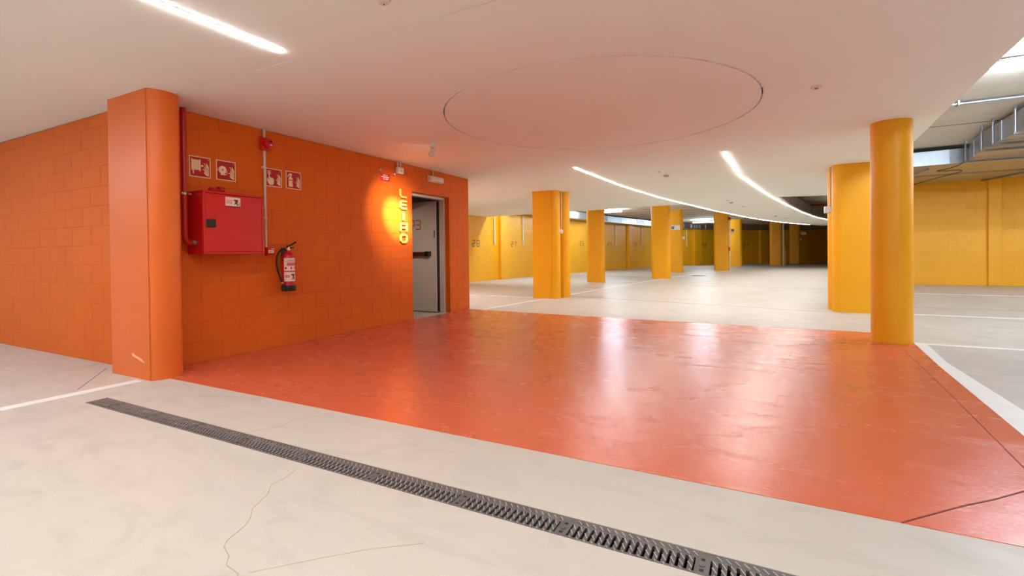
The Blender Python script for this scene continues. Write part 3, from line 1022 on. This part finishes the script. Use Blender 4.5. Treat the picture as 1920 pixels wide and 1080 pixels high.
# ceiling spot aimed at the letters
sp0 = Vector((-3.81, 5.10, H))
aim = (Vector((WA, 5.88, 1.64)) - (sp0 + Vector((0, 0, -0.14)))).normalized()
sp = thing('ceiling_spotlight', 'small white adjustable spotlight on the ceiling aimed at the letters', 'lamp', sp0)
MB().lathe([(0.038, 0), (0.038, -0.070), (0.034, -0.074), (0, -0.074)], sp0, Z, 24).build('base', M['white'], sp, 40)
piv = sp0 + Vector((0, 0, -0.105))
b = MB()
b.cyl(sp0 + Vector((0, 0, -0.07)), piv, 0.010, 10)
b.build('joint', M['chrome'], sp, 40)
MB().lathe([(0, -0.03), (0.030, -0.03), (0.033, -0.024), (0.033, 0.075), (0.027, 0.075), (0.025, 0.062), (0, 0.062)], piv + Vector((0, 0, -0.02)), aim, 24).build('head', M['white'], sp, 40)
MB().lathe([(0, 0.063), (0.0245, 0.063), (0.0245, 0.066), (0, 0.066)], piv + Vector((0, 0, -0.02)), aim, 20).build('lens', M['lens'], sp)
ld = bpy.data.lights.new('spot_lamp', 'SPOT')
ld.energy = SPOT * 0.36
ld.color = (1.0, 0.82, 0.62)
ld.spot_size = R_(58)
ld.spot_blend = 1.0
ld.shadow_soft_size = 0.02
lo = bpy.data.objects.new('spot_lamp', ld)
COL.objects.link(lo)
lo.location = piv + Vector((0, 0, -0.02)) + aim * 0.09
lo.rotation_euler = aim.to_track_quat('-Z', 'Y').to_euler()
l2 = ld.copy()
l2.spot_size = R_(26)
l2.energy = SPOT * 2.0
lo2 = bpy.data.objects.new('spot_lamp_core', l2)
COL.objects.link(lo2)
lo2.matrix_world = lo.matrix_basis

# ------------------------------------------------------------------ pillars


def stadium(xa, xb, yc, th, rounds='both', n=14):
    r = th / 2
    pts = []
    if rounds in ('both', 'right'):
        pts += [(xb - r + r * math.cos(a), yc + r * math.sin(a)) for a in [(-PI / 2 + PI * i / n) for i in range(n + 1)]]
    else:
        pts += [(xb, yc - r), (xb, yc + r)]
    if rounds in ('both', 'left'):
        pts += [(xa + r + r * math.cos(a), yc + r * math.sin(a)) for a in [(PI / 2 + PI * i / n) for i in range(n + 1)]]
    else:
        pts += [(xa, yc + r), (xa, yc - r)]
    return pts


def pillar(name, label, plan, z1, m, group=None):
    c = Vector((sum(p[0] for p in plan) / len(plan), sum(p[1] for p in plan) / len(plan), 0))
    o = MB().slab([plan], 0.0, z1).build(name, M[m], None, 35, org=c)
    return tag(o, label, 'pillar', group)


G = 'painted concrete pillars'
pl = pillar('pillar', 'orange pillar with a rounded right edge at the wall corner', [(-5.372, 2.51), (-5.372, 2.24)] + [(-4.735 + 0.078 * math.cos(a), 2.375 + 0.135 * math.sin(a)) for a in [(-PI / 2 + PI * i / 20) for i in range(21)]], H + 0.004, 'pillar_orange', G)
# rough mortar seam where flat face meets the rounded end
sm = MB()
z = 0.0
while z < H - 0.03:
    h = random.uniform(0.012, 0.03)
    a, c = random.uniform(0.004, 0.012), random.uniform(0.004, 0.009)
    sm.box(-4.722 - a, -4.722 + c, 2.236, 2.242, z, z + h, 0.001)
    z += h
sm.build('mortar_seam', M['pillar_orange'], pl)
sm = MB()
sm.prism([(-5.02, 0.205), (-4.995, 0.22), (-4.96, 0.200), (-4.86, 0.180), (-4.80, 0.145), (-4.86, 0.155), (-4.93, 0.175), (-5.0, 0.19)], (0, 2.24, 0), X, Z, -Y, -0.001, 0.0008)
sm.build('paint_scuff', M['scuff'], pl)

p1 = pillar('pillar', 'round yellow pillar at the right edge of the red floor zone', [(1.305 + 0.198 * math.cos(2 * PI * i / 40), 6.985 + 0.198 * math.sin(2 * PI * i / 40)) for i in range(40)], H + 0.002, 'pillar_yellow', G)
p2 = pillar('pillar', 'wide yellow pillar with rounded edge, standing just behind the round pillar', stadium(1.045, 1.86, 10.05, 0.30), H + 0.002, 'pillar_yellow', G)
pillar('pillar', 'yellow twin pillar hidden behind the wide one, only its left edge showing', stadium(1.02, 1.84, 10.43, 0.30), H + 0.002, 'pillar_yellow', G)
c1 = pillar('pillar', 'yellow flat faced pillar nearest the orange wall, with conduit on its right', stadium(-4.895, -4.255, 10.58, 0.28, 'right'), H + 0.002, 'pillar_yellow', G)
MB().box(-4.465, -4.425, 10.425, 10.442, 0, H - 0.002, 0.004).build('edge_strip', M['pillar_yellow'], c1)
pillar('pillar', 'yellow twin pillar peeking out right behind the flat faced pillar', stadium(-4.85, -4.165, 10.98, 0.28), H + 0.002, 'pillar_yellow', G)
pillar('pillar', 'yellow pillar between bays 25 and 24, below the bright tube lamp', stadium(-5.69, -5.03, 16.75, 0.3), ZL - 0.002, 'pillar_yellow', G)
c3 = pillar('pillar', 'yellow pillar in front of the white bay plate, third row from the orange wall', stadium(-4.03, -3.29, 19.85, 0.32), ZL - 0.002, 'pillar_yellow', G)
c4 = pillar('pillar', 'yellow pillar that carries the white plate with a grey square', stadium(-4.50, -3.70, 26.1, 0.32), ZL - 0.002, 'pillar_yellow', G)
c5 = pillar('pillar', 'yellow pillar with red fire fittings along its right edge', stadium(-2.48, -1.71, 28.95, 0.34), ZL - 0.002, 'pillar_yellow', G)
c6 = pillar('pillar', 'yellow pillar just right of the red fire fittings', stadium(-2.20, -1.33, 36.6, 0.34), ZL - 0.002, 'pillar_yellow', G)
c7 = pillar('pillar', 'far yellow pillar with a white downpipe on its right side', stadium(0.34, 1.14, 39.7, 0.34), ZL - 0.002, 'pillar_yellow', G)
c8 = pillar('pillar', 'farthest yellow pillar in the dark, beside the green exit sign', stadium(1.80, 2.58, 45.3, 0.34), ZL - 0.002, 'pillar_yellow', G)

# things on pillars
t = thing('pillar_conduit', 'thin conduit and round white sensor on the yellow pillar nearest the orange wall', 'conduit', (-4.245, 10.66, 1.55))
MB().cyl((-4.243, 10.66, 1.62), (-4.243, 10.66, H - 0.001), 0.011, 10).build('run', M['conduit'], t, 40)
MB().lathe([(0.055, 0), (0.055, 0.03), (0.04, 0.05), (0, 0.055)], (-4.255, 10.63, 1.57), (0.55, -0.83, 0), 20).build('sensor', M['white'], t, 40)
t = thing('pillar_conduit', 'thin conduit and white switch box on the edge of the wide yellow pillar', 'conduit', (1.035, 10.13, 1.7))
MB().cyl((1.045, 10.235, 1.80), (1.045, 10.235, H - 0.001), 0.013, 10).build('run', M['conduit'], t, 40)
MB().box(0.945, 1.035, 10.10, 10.22, 1.72, 1.835, 0.006, 2).build('switch_box', M['white'], t, 40)
MB().box(0.985, 1.085, 10.04, 10.10, 1.725, 1.82, 0.006, 2).build('switch_box', M['white'], t, 40)
t = thing('bay_plate', 'white rectangular plate with grey square high on a yellow pillar', 'sign', (-3.98, 25.93, 2.2))
MB().box(-4.26, -3.82, 25.90, 25.938, 2.19, 2.43, 0.004).build('plate', M['white'], t)
MB().box(-4.24, -4.10, 25.895, 25.903, 2.215, 2.375).build('grey_square', M['grey'], t)
t = thing('pillar_sensor', 'tiny white box on the right edge of the pillar with the white plate', 'sensor', (-3.69, 26.05, 1.7))
MB().box(-3.715, -3.60, 26.0, 26.10, 1.72, 1.83, 0.006).build('housing', M['white'], t)
MB().box(-3.60, -3.592, 26.02, 26.08, 1.745, 1.805, 0.002).build('lens', M['grey'], t)
t = thing('fire_riser', 'white conduit with red sounder, sign and call point on a far yellow pillar', 'alarm', (-1.69, 28.9, 0))
MB().cyl((-1.665, 28.92, 0.0), (-1.665, 28.92, ZL - 0.01), 0.028, 10).build('run', M['conduit'], t, 40)
MB().lathe([(0.075, 0), (0.08, 0.05), (0.05, 0.11), (0, 0.115)], (-1.68, 28.84, 2.83), (0.3, -1, 0), 16).build('sounder', M['pipered'], t, 40)
MB().box(-1.665, -1.42, 28.80, 28.82, 2.00, 2.28).build('fire_plate', M['cream'], t)
MB().box(-1.58, -1.46, 28.795, 28.80, 2.13, 2.26).build('red_field', M['signred'], t)
MB().box(-1.72, -1.65, 28.80, 28.86, 1.08, 1.28, 0.006).build('call_box', M['firered'], t)
t = thing('downpipe', 'white vertical downpipe beside a far yellow pillar', 'pipe', (1.20, 39.55, 0))
MB().cyl((1.215, 39.56, 0), (1.215, 39.56, ZL - 0.01), 0.065, 14).build('run', M['conduit'], t, 40)
b = MB()
b.box(1.19, 1.335, 39.64, 39.68, 0, 1.25)
b.box(1.295, 1.335, 39.50, 39.64, 0, 1.25)
b.build('guard', M['pillar_yellow'], t)
t = thing('exit_sign', 'small pale green exit sign in the dark far end', 'sign', (2.8, 45.2, 2.2))
MB().box(2.62, 2.98, 45.18, 45.20, 2.30, 2.54).build('panel', M['green'], t)  # plain pale green panel, no emission
b = MB()
b.prism([(.06, .05), (.10, .05), (.13, .11), (.17, .06), (.19, .08), (.15, .15), (.17, .19), (.12, .22), (.06, .15), (.10, .13)], (2.62, 45.18, 2.30), X, Z, -Y, 0, 0.006)
b.prism([(.23, .03), (.32, .03), (.32, .20), (.23, .20)], (2.62, 45.18, 2.30), X, Z, -Y, 0, 0.006)
b.build('pictogram', M['white'], t)
MB().box(2.57, 2.62, 45.17, 45.21, 2.36, 2.46).build('bracket', M['grey'], t)
t = thing('pillar_sensor', 'tiny white box below the green exit sign on the farthest pillar', 'sensor', (2.58, 45.15, 1.85))
MB().box(2.55, 2.66, 45.10, 45.20, 1.88, 2.0, 0.006).build('housing', M['white'], t)
MB().box(2.58, 2.63, 45.092, 45.102, 1.91, 1.97, 0.002).build('lens', M['grey'], t)

# ------------------------------------------------------------------ linear lamps in the ceiling


def strip_lamp(label, pts, wd=0.044, mname='strip'):
    t = thing('linear_light', label, 'lamp', (pts[0][0], pts[0][1], H), 'linear lights in the white ceiling')
    O = (0, 0, H)
    zoff = 0.0014 if pts[0][1] < 2.44 else 0.0
    MB().strip2d(pts, wd + 0.014, (0, 0, H + zoff), X, Y, Z, -0.0035, -0.0005).build('profile', M['ceil'], t)
    MB().strip2d(pts, wd, (0, 0, H + zoff), X, Y, Z, -0.008, -0.0036).build('diffuser', M[mname], t)
    return t


strip_lamp('added linear light across the near ceiling, unseen on the left, brightening the left wall', [(-4.6, -0.2), (-11.0, -0.2)], mname='added_strip')  # added fill lamp, brightens the left wall and floor from out of view
strip_lamp('added linear light brightening the bays, unseen behind the orange wall corner', [(-7.0, 8.7), (-9.9, 8.7)], 0.15, mname='added_strip')  # added fill lamp for the bay floor, hidden by the wall
strip_lamp('straight glowing linear light in the near ceiling at top left', [(-3.055, 2.31), (-3.085, 0.4), (-3.10, -5.5)], 0.034)
strip_lamp('long curved linear light bordering the lane ceiling on its left', S1, mname='lane')
strip_lamp('bent linear light on the right side of the lane ceiling', S2, mname='lane')
strip_lamp('added linear light in the near ceiling, unseen above the viewer', [(-0.62, 1.55), (-0.62, -5.5)], 0.034)  # added lamp out of view, lifts the foreground floor

# tube lamps on the raw soffits


def tube_lamp(label, xa, xb, yy, zz):
    t = thing('tube_light', label, 'lamp', ((xa + xb) / 2, yy, zz), 'cool tube lights on the raw soffit')
    top = ZL if xb < 1.0 else ZR
    MB().box(xa, xb, yy - 0.035, yy + 0.035, zz + 0.03, zz + 0.055, 0.004).build('housing', M['white'], t)
    MB().lathe([(0.0, 0), (0.032, 0.004), (0.032, xb - xa - 0.004), (0, xb - xa)], (xa, yy, zz), X, 14).build('tube', M['tube'], t, 50)
    b_ = MB()
    for f_ in (0.2, 0.8):
        xm = xa + (xb - xa) * f_
        b_.box(xm - 0.015, xm + 0.015, yy - 0.02, yy + 0.02, zz + 0.054, top - 0.001)
    b_.build('mount', M['chrome'], t)
    return t


tube_lamp('cool white tube light over the bay numbered 27', -8.6, -7.1, 16.72, 3.06)
tube_lamp('cool white tube light right of the pillar between bays 25 and 24', -7.75, -6.25, 23.7, 3.10)
tube_lamp('cool white tube light over the dim bays, left of the fire fittings', -4.35, -2.85, 35.3, 3.06)
tube_lamp('cool white tube light at the top right corner of the view', 2.46, 3.66, 8.15, 3.34)
tube_lamp('added cool white tube light over the right bays, unseen beyond the frame', 6.2, 7.7, 9.5, 3.34)  # added out of view to brighten the right wall
tube_lamp('added cool white tube light over the right bays, unseen and farthest back', 6.2, 7.7, 13.2, 3.34)  # another added fill tube, unseen, for the right wall
tube_lamp('added cool white tube light over the right bays, unseen well outside the frame', 9.0, 10.5, 12.5, 3.34)  # added unseen tube, more fill for the right side
tube_lamp('added cool white tube light over the right bays, unseen and nearest the viewer', 5.4, 6.9, 5.6, 3.34)  # added unseen tube, fills the near right bays
tube_lamp('added cool white tube light over the right bays, unseen behind the viewer', 2.6, 4.1, 1.0, 3.34)  # added fill tube, never in view

# ------------------------------------------------------------------ ceiling sensors


def detector(label, x, y, rr=0.055, zz=H, dot=True):
    t = thing('smoke_detector', label, 'detector', (x, y, zz), 'smoke detectors on the white ceiling')
    MB().lathe([(rr, 0), (rr, -0.012), (rr * 0.95, -0.016), (0, -0.016)], (x, y, zz), Z, 24).build('base', M['white'], t, 40)
    MB().lathe([(rr * 0.78, -0.016), (rr * 0.80, -0.040), (rr * 0.62, -0.052), (rr * 0.25, -0.056), (0, -0.056)], (x, y, zz), Z, 24).build('chamber', M['white'], t, 40)
    b_ = MB()
    n = 12
    for i in range(n):
        a = 2 * PI * (i + 0.5) / n
        ca, sa = math.cos(a), math.sin(a)
        b_.prism([(-0.007, -0.036), (0.007, -0.036), (0.007, -0.019), (-0.007, -0.019)], (x + ca * rr * 0.785, y + sa * rr * 0.785, zz), (-sa, ca, 0), Z, (ca, sa, 0), -0.004, 0.002)
    b_.build('vent', M['black'], t)
    if dot:
        MB().lathe([(0.004, -0.055), (0.004, -0.059), (0, -0.059)], (x + 0.0, y + 0.012, zz), Z, 10).build('indicator', M['maroon'], t)
    return t


detector('white smoke detector with black vents cut by the top edge of the frame', -1.885, 2.075, 0.055, H + 0.0014)
detector('white smoke detector right of where the long curved light begins', -1.64, 9.50)
detector('white smoke detector midway along the lane ceiling between both lights', -0.86, 15.8)
detector('white smoke detector far along the lane ceiling near its bend', 0.42, 23.1)


def disc(label, x, y, rr=0.05):
    t = thing('ceiling_sensor', label, 'sensor', (x, y, H), 'flat round ceiling discs')
    MB().lathe([(rr, 0), (rr, -0.006), (rr * 0.8, -0.012), (0, -0.012)], (x, y, H), Z, 24).build('cover', M['white'], t, 40)
    MB().lathe([(rr * 0.35, -0.0115), (rr * 0.3, -0.018), (0, -0.018)], (x, y, H), Z, 16).build('lens', M['grey'], t, 40)


disc('flat white disc on the ceiling left of the round yellow pillar top', 0.42, 5.11, 0.045)
disc('flat white disc beside the detector that is right of the curved light', -1.68, 9.05, 0.04)
disc('flat white disc beside the detector midway along the lane ceiling', -0.93, 15.2, 0.05)
disc('flat grey white disc farther along the lane ceiling, past the middle detector', -0.60, 17.6, 0.09)
disc('flat grey white disc at the far bend of the lane ceiling', 0.92, 25.2, 0.12)

# ------------------------------------------------------------------ conduits and numbers on the yellow wall
for i, (k, s, lb) in enumerate(((2, 0.300, 'conduit drop tight against the left side of the yellow wall pilaster'), (2, 0.769, 'conduit drop just left of the flat faced yellow pillar'),
                                (5, 0.206, 'conduit drop left of the far wall pilaster, behind the second and third pillars'), (5, 0.872, 'conduit drop close to the left edge of the third pillar'),
                                (7, 0.138, 'grey white conduit drop in the dim bay right of the white plate'))):
    r_, d_, n_ = on_back(k, s, 0.035)
    t = thing('wall_conduit', lb, 'conduit', (r_.x, r_.y, 1.42), 'conduit drops on the yellow wall')
    zt = H - 0.002 if (k == 2 and s < 0.3) else ZL - 0.004
    if k == 2 and s <= 0.31:
        zt = H + 0.02
    MB().cyl((r_.x, r_.y, 1.42), (r_.x, r_.y, zt), 0.028, 10).build('run', M['conduit'], t, 40)
    q_ = r_ - n_ * 0.026
    bb = MB()
    for zz in (1.55, 2.3):
        bb.prism([(-0.05, 0), (0.05, 0), (0.05, 0.03), (-0.05, 0.03)], (q_.x, q_.y, zz), (d_.x, d_.y, 0), Z, (n_.x, n_.y, 0), -0.012, 0.012)
    bb.build('saddle_clip', M['conduit'], t)
for txt, k, s, h_ in (('28', 2, 0.045, 0.215), ('27', 2, 0.615, 0.19), ('26', 3, 0.55, 0.2), ('25', 4, 0.25, 0.2), ('24', 5, 0.07, 0.22), ('23', 5, 0.715, 0.22), ('22', 7, 0.63, 0.28), ('21', 8, 0.607, 0.28)):
    r_, d_, n_ = on_back(k, s)
    zc = 1.47 if k == 2 else 1.58
    adv = h_ * 1.35
    fr_ = ((r_.x, r_.y, zc - h_ / 2), (d_.x, d_.y, 0), Z, (n_.x, n_.y, 0))
    dz = 0.005 if k == 2 else 0.0
    o = glyphs(txt, -adv / 2 - h_ * 0.35, 0, h_, adv, h_ * 0.12, fr_, 'numeral', wall_back, 'bay_number', dz - 0.002, dz + 0.002, 1.0)
    o['label'] = 'dark stencilled bay number %s' % txt

# ------------------------------------------------------------------ ventilation ducts


def duct(label, face, width, z0, z1, side, flanges=True, step=1.25, groupname='galvanised ventilation ducts'):
    """rectangular duct; face = polyline of its visible face, the body lies 'width' to the given side"""
    P = [Vector(p) for p in face]
    t = thing('ventilation_duct', label, 'duct', (P[0].x, P[0].y, z0), groupname)
    nrm = []
    for i in range(len(P)):
        a, b_ = P[max(0, i - 1)], P[min(len(P) - 1, i + 1)]
        d = (b_ - a).normalized()
        nrm.append(Vector((-d.y, d.x)) * side)
    for i in range(len(P) - 1):
        q = [P[i], P[i + 1], P[i + 1] + nrm[i + 1] * width, P[i] + nrm[i] * width]
        MB().slab([[tuple(v) for v in q]], z0, z1).build('duct_section', M['galv'], t)
        L_ = (P[i + 1] - P[i]).length
        d = (P[i + 1] - P[i]).normalized()
        n = Vector((-d.y, d.x)) * side
        m = max(1, int(L_ / step))
        for k_ in range(m):
            c = P[i] + d * (L_ * (k_ + 0.5) / m)
            f_ = MB()
            f_.prism([(-0.02, -0.012), (0.02, -0.012), (0.02, width * 0.98), (-0.02, width * 0.98)], (c.x, c.y, 0), (d.x, d.y, 0), (n.x, n.y, 0), Z, z0 - 0.006, z1 + 0.004)
            f_.build('flange', M['galv'], t)
    return t


lf = []
for k, s in ((2, 0.42), (3, 0.0), (4, 0.0), (5, 0.0), (6, 0.0), (7, 0.0), (8, 0.0), (9, 0.0), (10, 0.0)):
    r_, d_, n_ = on_back(k, s, 0.62)
    lf.append((r_.x, r_.y))
dl = duct('long galvanised duct under the soffit along the yellow back wall', lf, 0.5, 2.80, 3.14, 1)
for (k, s, m_) in ((4, 0.6, 'galv_dark'), (5, 0.62, 'galv_dark'), (7, 0.2, 'galv_dark')):
    r_, d_, n_ = on_back(k, s, 0.62)
    g = MB()
    for j in range(6):
        g.prism([(-0.45 + j * 0.16, 0.05), (-0.45 + j * 0.16 + 0.10, 0.05), (-0.45 + j * 0.16 + 0.10, 0.29), (-0.45 + j * 0.16, 0.29)], (r_.x, r_.y, 2.80), (d_.x, d_.y, 0), Z, (n_.x, n_.y, 0), -0.005, 0.015)
    g.build('air_grille', M[m_], dl)
    gf = MB().strip2d([(-0.52, 0.02), (0.58, 0.02), (0.58, 0.32), (-0.52, 0.32)], 0.04, (r_.x, r_.y, 2.80), (d_.x, d_.y, 0), Z, (n_.x, n_.y, 0), -0.005, 0.02, closed=True)
    gf.build('grille_frame', M['galv'], dl)
dm = duct('galvanised duct showing in the ceiling opening beyond the wide pillar', [(0.62, 19.2), (1.0, 22.0), (1.9, 27.2), (2.75, 30.9), (4.0, 34.5)], 0.5, 2.84, 3.26, 1, step=0.9)
da = duct('wide galvanised duct coming from the right edge of the view', [(3.72, 4.0), (3.72, 10.6), (3.80, 12.8), (4.0, 14.1)], 1.5, 3.0, 3.34, -1, step=1.6)
db = duct('flat galvanised duct across the right yellow wall, nearer of the two', [(1.6, 14.62), (3.74, 14.34), (9.0, 14.15)], 1.95, 2.995, 3.32, 1, step=1.1)
dc = duct('flat galvanised duct hugging the right yellow wall under the soffit', [(2.2, 16.55), (9.0, 16.25)], 1.6, 2.99, 3.32, 1, step=1.6)
# hangers: channel rails with threaded posts
for i, (xa, ya_, xb) in enumerate(((3.70, 10.9, 5.35), (3.72, 11.85, 5.38), (3.76, 12.5, 5.40), (3.92, 13.9, 5.5))):
    t = thing('duct_hanger', 'galvanised channel hanger under the right duct, number %s from the viewer' % ('one', 'two', 'three', 'four')[i], 'hanger', (xa, ya_, 2.96), 'channel hangers under the ducts')
    t['label'] = ('galvanised channel hanger under the right duct, nearest to the viewer', 'galvanised channel hanger under the right duct, second nearest to the viewer',
                  'galvanised channel hanger under the right duct, third, close behind the second', 'galvanised channel hanger at the far corner of the right duct')[i]
    MB().box(xa - 0.06, xb + 0.05, ya_ - 0.022, ya_ + 0.022, 2.935, 2.975, 0.003).build('rail', M['galv_dark'], t)
    b = MB().cyl((xa - 0.03, ya_, 2.975), (xa - 0.03, ya_, ZR - 0.001), 0.020, 10)
    b.build('post', M['galv'], t, 40)
    MB().cyl((xb + 0.03, ya_, 2.975), (xb + 0.03, ya_, ZR - 0.001), 0.014, 10).build('post', M['galv'], t, 40)
for i, (pa, pb) in enumerate((((3.42, 14.6), (3.02, 17.6)), ((6.1, 15.2), (5.35, 17.9)))):
    t = thing('support_rail', ('perforated grey rail under the flat ducts near the round pillar', 'perforated grey rail under the flat ducts left of the wall pilaster')[i], 'hanger', (pa[0], pa[1], 2.96), 'perforated rails under the flat ducts')
    d = (Vector(pb) - Vector(pa))
    L_ = d.length
    d.normalize()
    n = Vector((-d.y, d.x))
    MB().prism([(0, -0.02), (L_, -0.02), (L_, 0.02), (0, 0.02)], (pa[0], pa[1], 0), (d.x, d.y, 0), (n.x, n.y, 0), Z, 2.925, 2.965).build('rail', M['galv_dark'], t)
    b = MB()
    for j in range(int(L_ / 0.22)):
        b.prism([(0.1 + j * 0.22, -0.010), (0.17 + j * 0.22, -0.010), (0.17 + j * 0.22, 0.010), (0.1 + j * 0.22, 0.010)], (pa[0], pa[1], 0), (d.x, d.y, 0), (n.x, n.y, 0), Z, 2.9235, 2.926)
    b.build('slot', M['black'], t)
    b = MB()
    for f_ in (0.15, 0.85):
        q_ = Vector(pa) + d * L_ * f_
        b.cyl((q_.x, q_.y, 2.964), (q_.x, q_.y, 2.981), 0.008, 8)
    b.build('rod', M['galv'], t, 40)
t = thing('loose_cable', 'thin loose cable dangling below the corner of the ducts', 'cable', (4.0, 14.4, 2.95))
MB().tube(smooth([(3.95, 14.2, 2.985), (3.85, 14.5, 2.93), (3.62, 14.7, 2.90), (3.75, 14.9, 2.91), (4.1, 15.1, 2.93), (4.25, 15.6, 2.94), (4.0, 16.6, 2.93), (3.72, 17.4, 2.88)]), 0.008, 6).build('strand', M['channel'], t, 60)

# soffit pipes
t = thing('soffit_pipe', 'galvanised conduit pipe crossing the raw soffit at upper right', 'pipe', (2.4, 10.17, 3.378))
MB().cyl((1.9, 10.17, 3.378), (8.5, 10.12, 3.378), 0.028, 14).build('run', M['galv'], t, 40)
b = MB()
for xm in (2.75, 4.2, 5.7):
    b.box(xm - 0.012, xm + 0.012, 10.10, 10.22, 3.345, 3.349)
    b.box(xm - 0.012, xm + 0.012, 10.21, 10.22, 3.345, ZR - 0.001)
    b.box(xm - 0.012, xm + 0.012, 10.10, 10.11, 3.345, ZR - 0.001)
b.build('clip', M['chrome'], t)
t = thing('soffit_pipe', 'red sprinkler pipe in the ceiling opening beyond the wide pillar', 'pipe', (1.6, 27.5, 3.3))
MB().cyl((1.4, 28.6, 3.32), (8.0, 27.0, 3.32), 0.035, 12).build('run', M['pipered'], t, 40)
b = MB()
for xm in (2.4, 4.4, 6.4):
    yv = 28.6 - (xm - 1.4) * 1.6 / 6.6
    b.box(xm - 0.01, xm + 0.01, yv - 0.01, yv + 0.01, 3.35, ZR - 0.001)
b.build('hanger', M['chrome'], t)
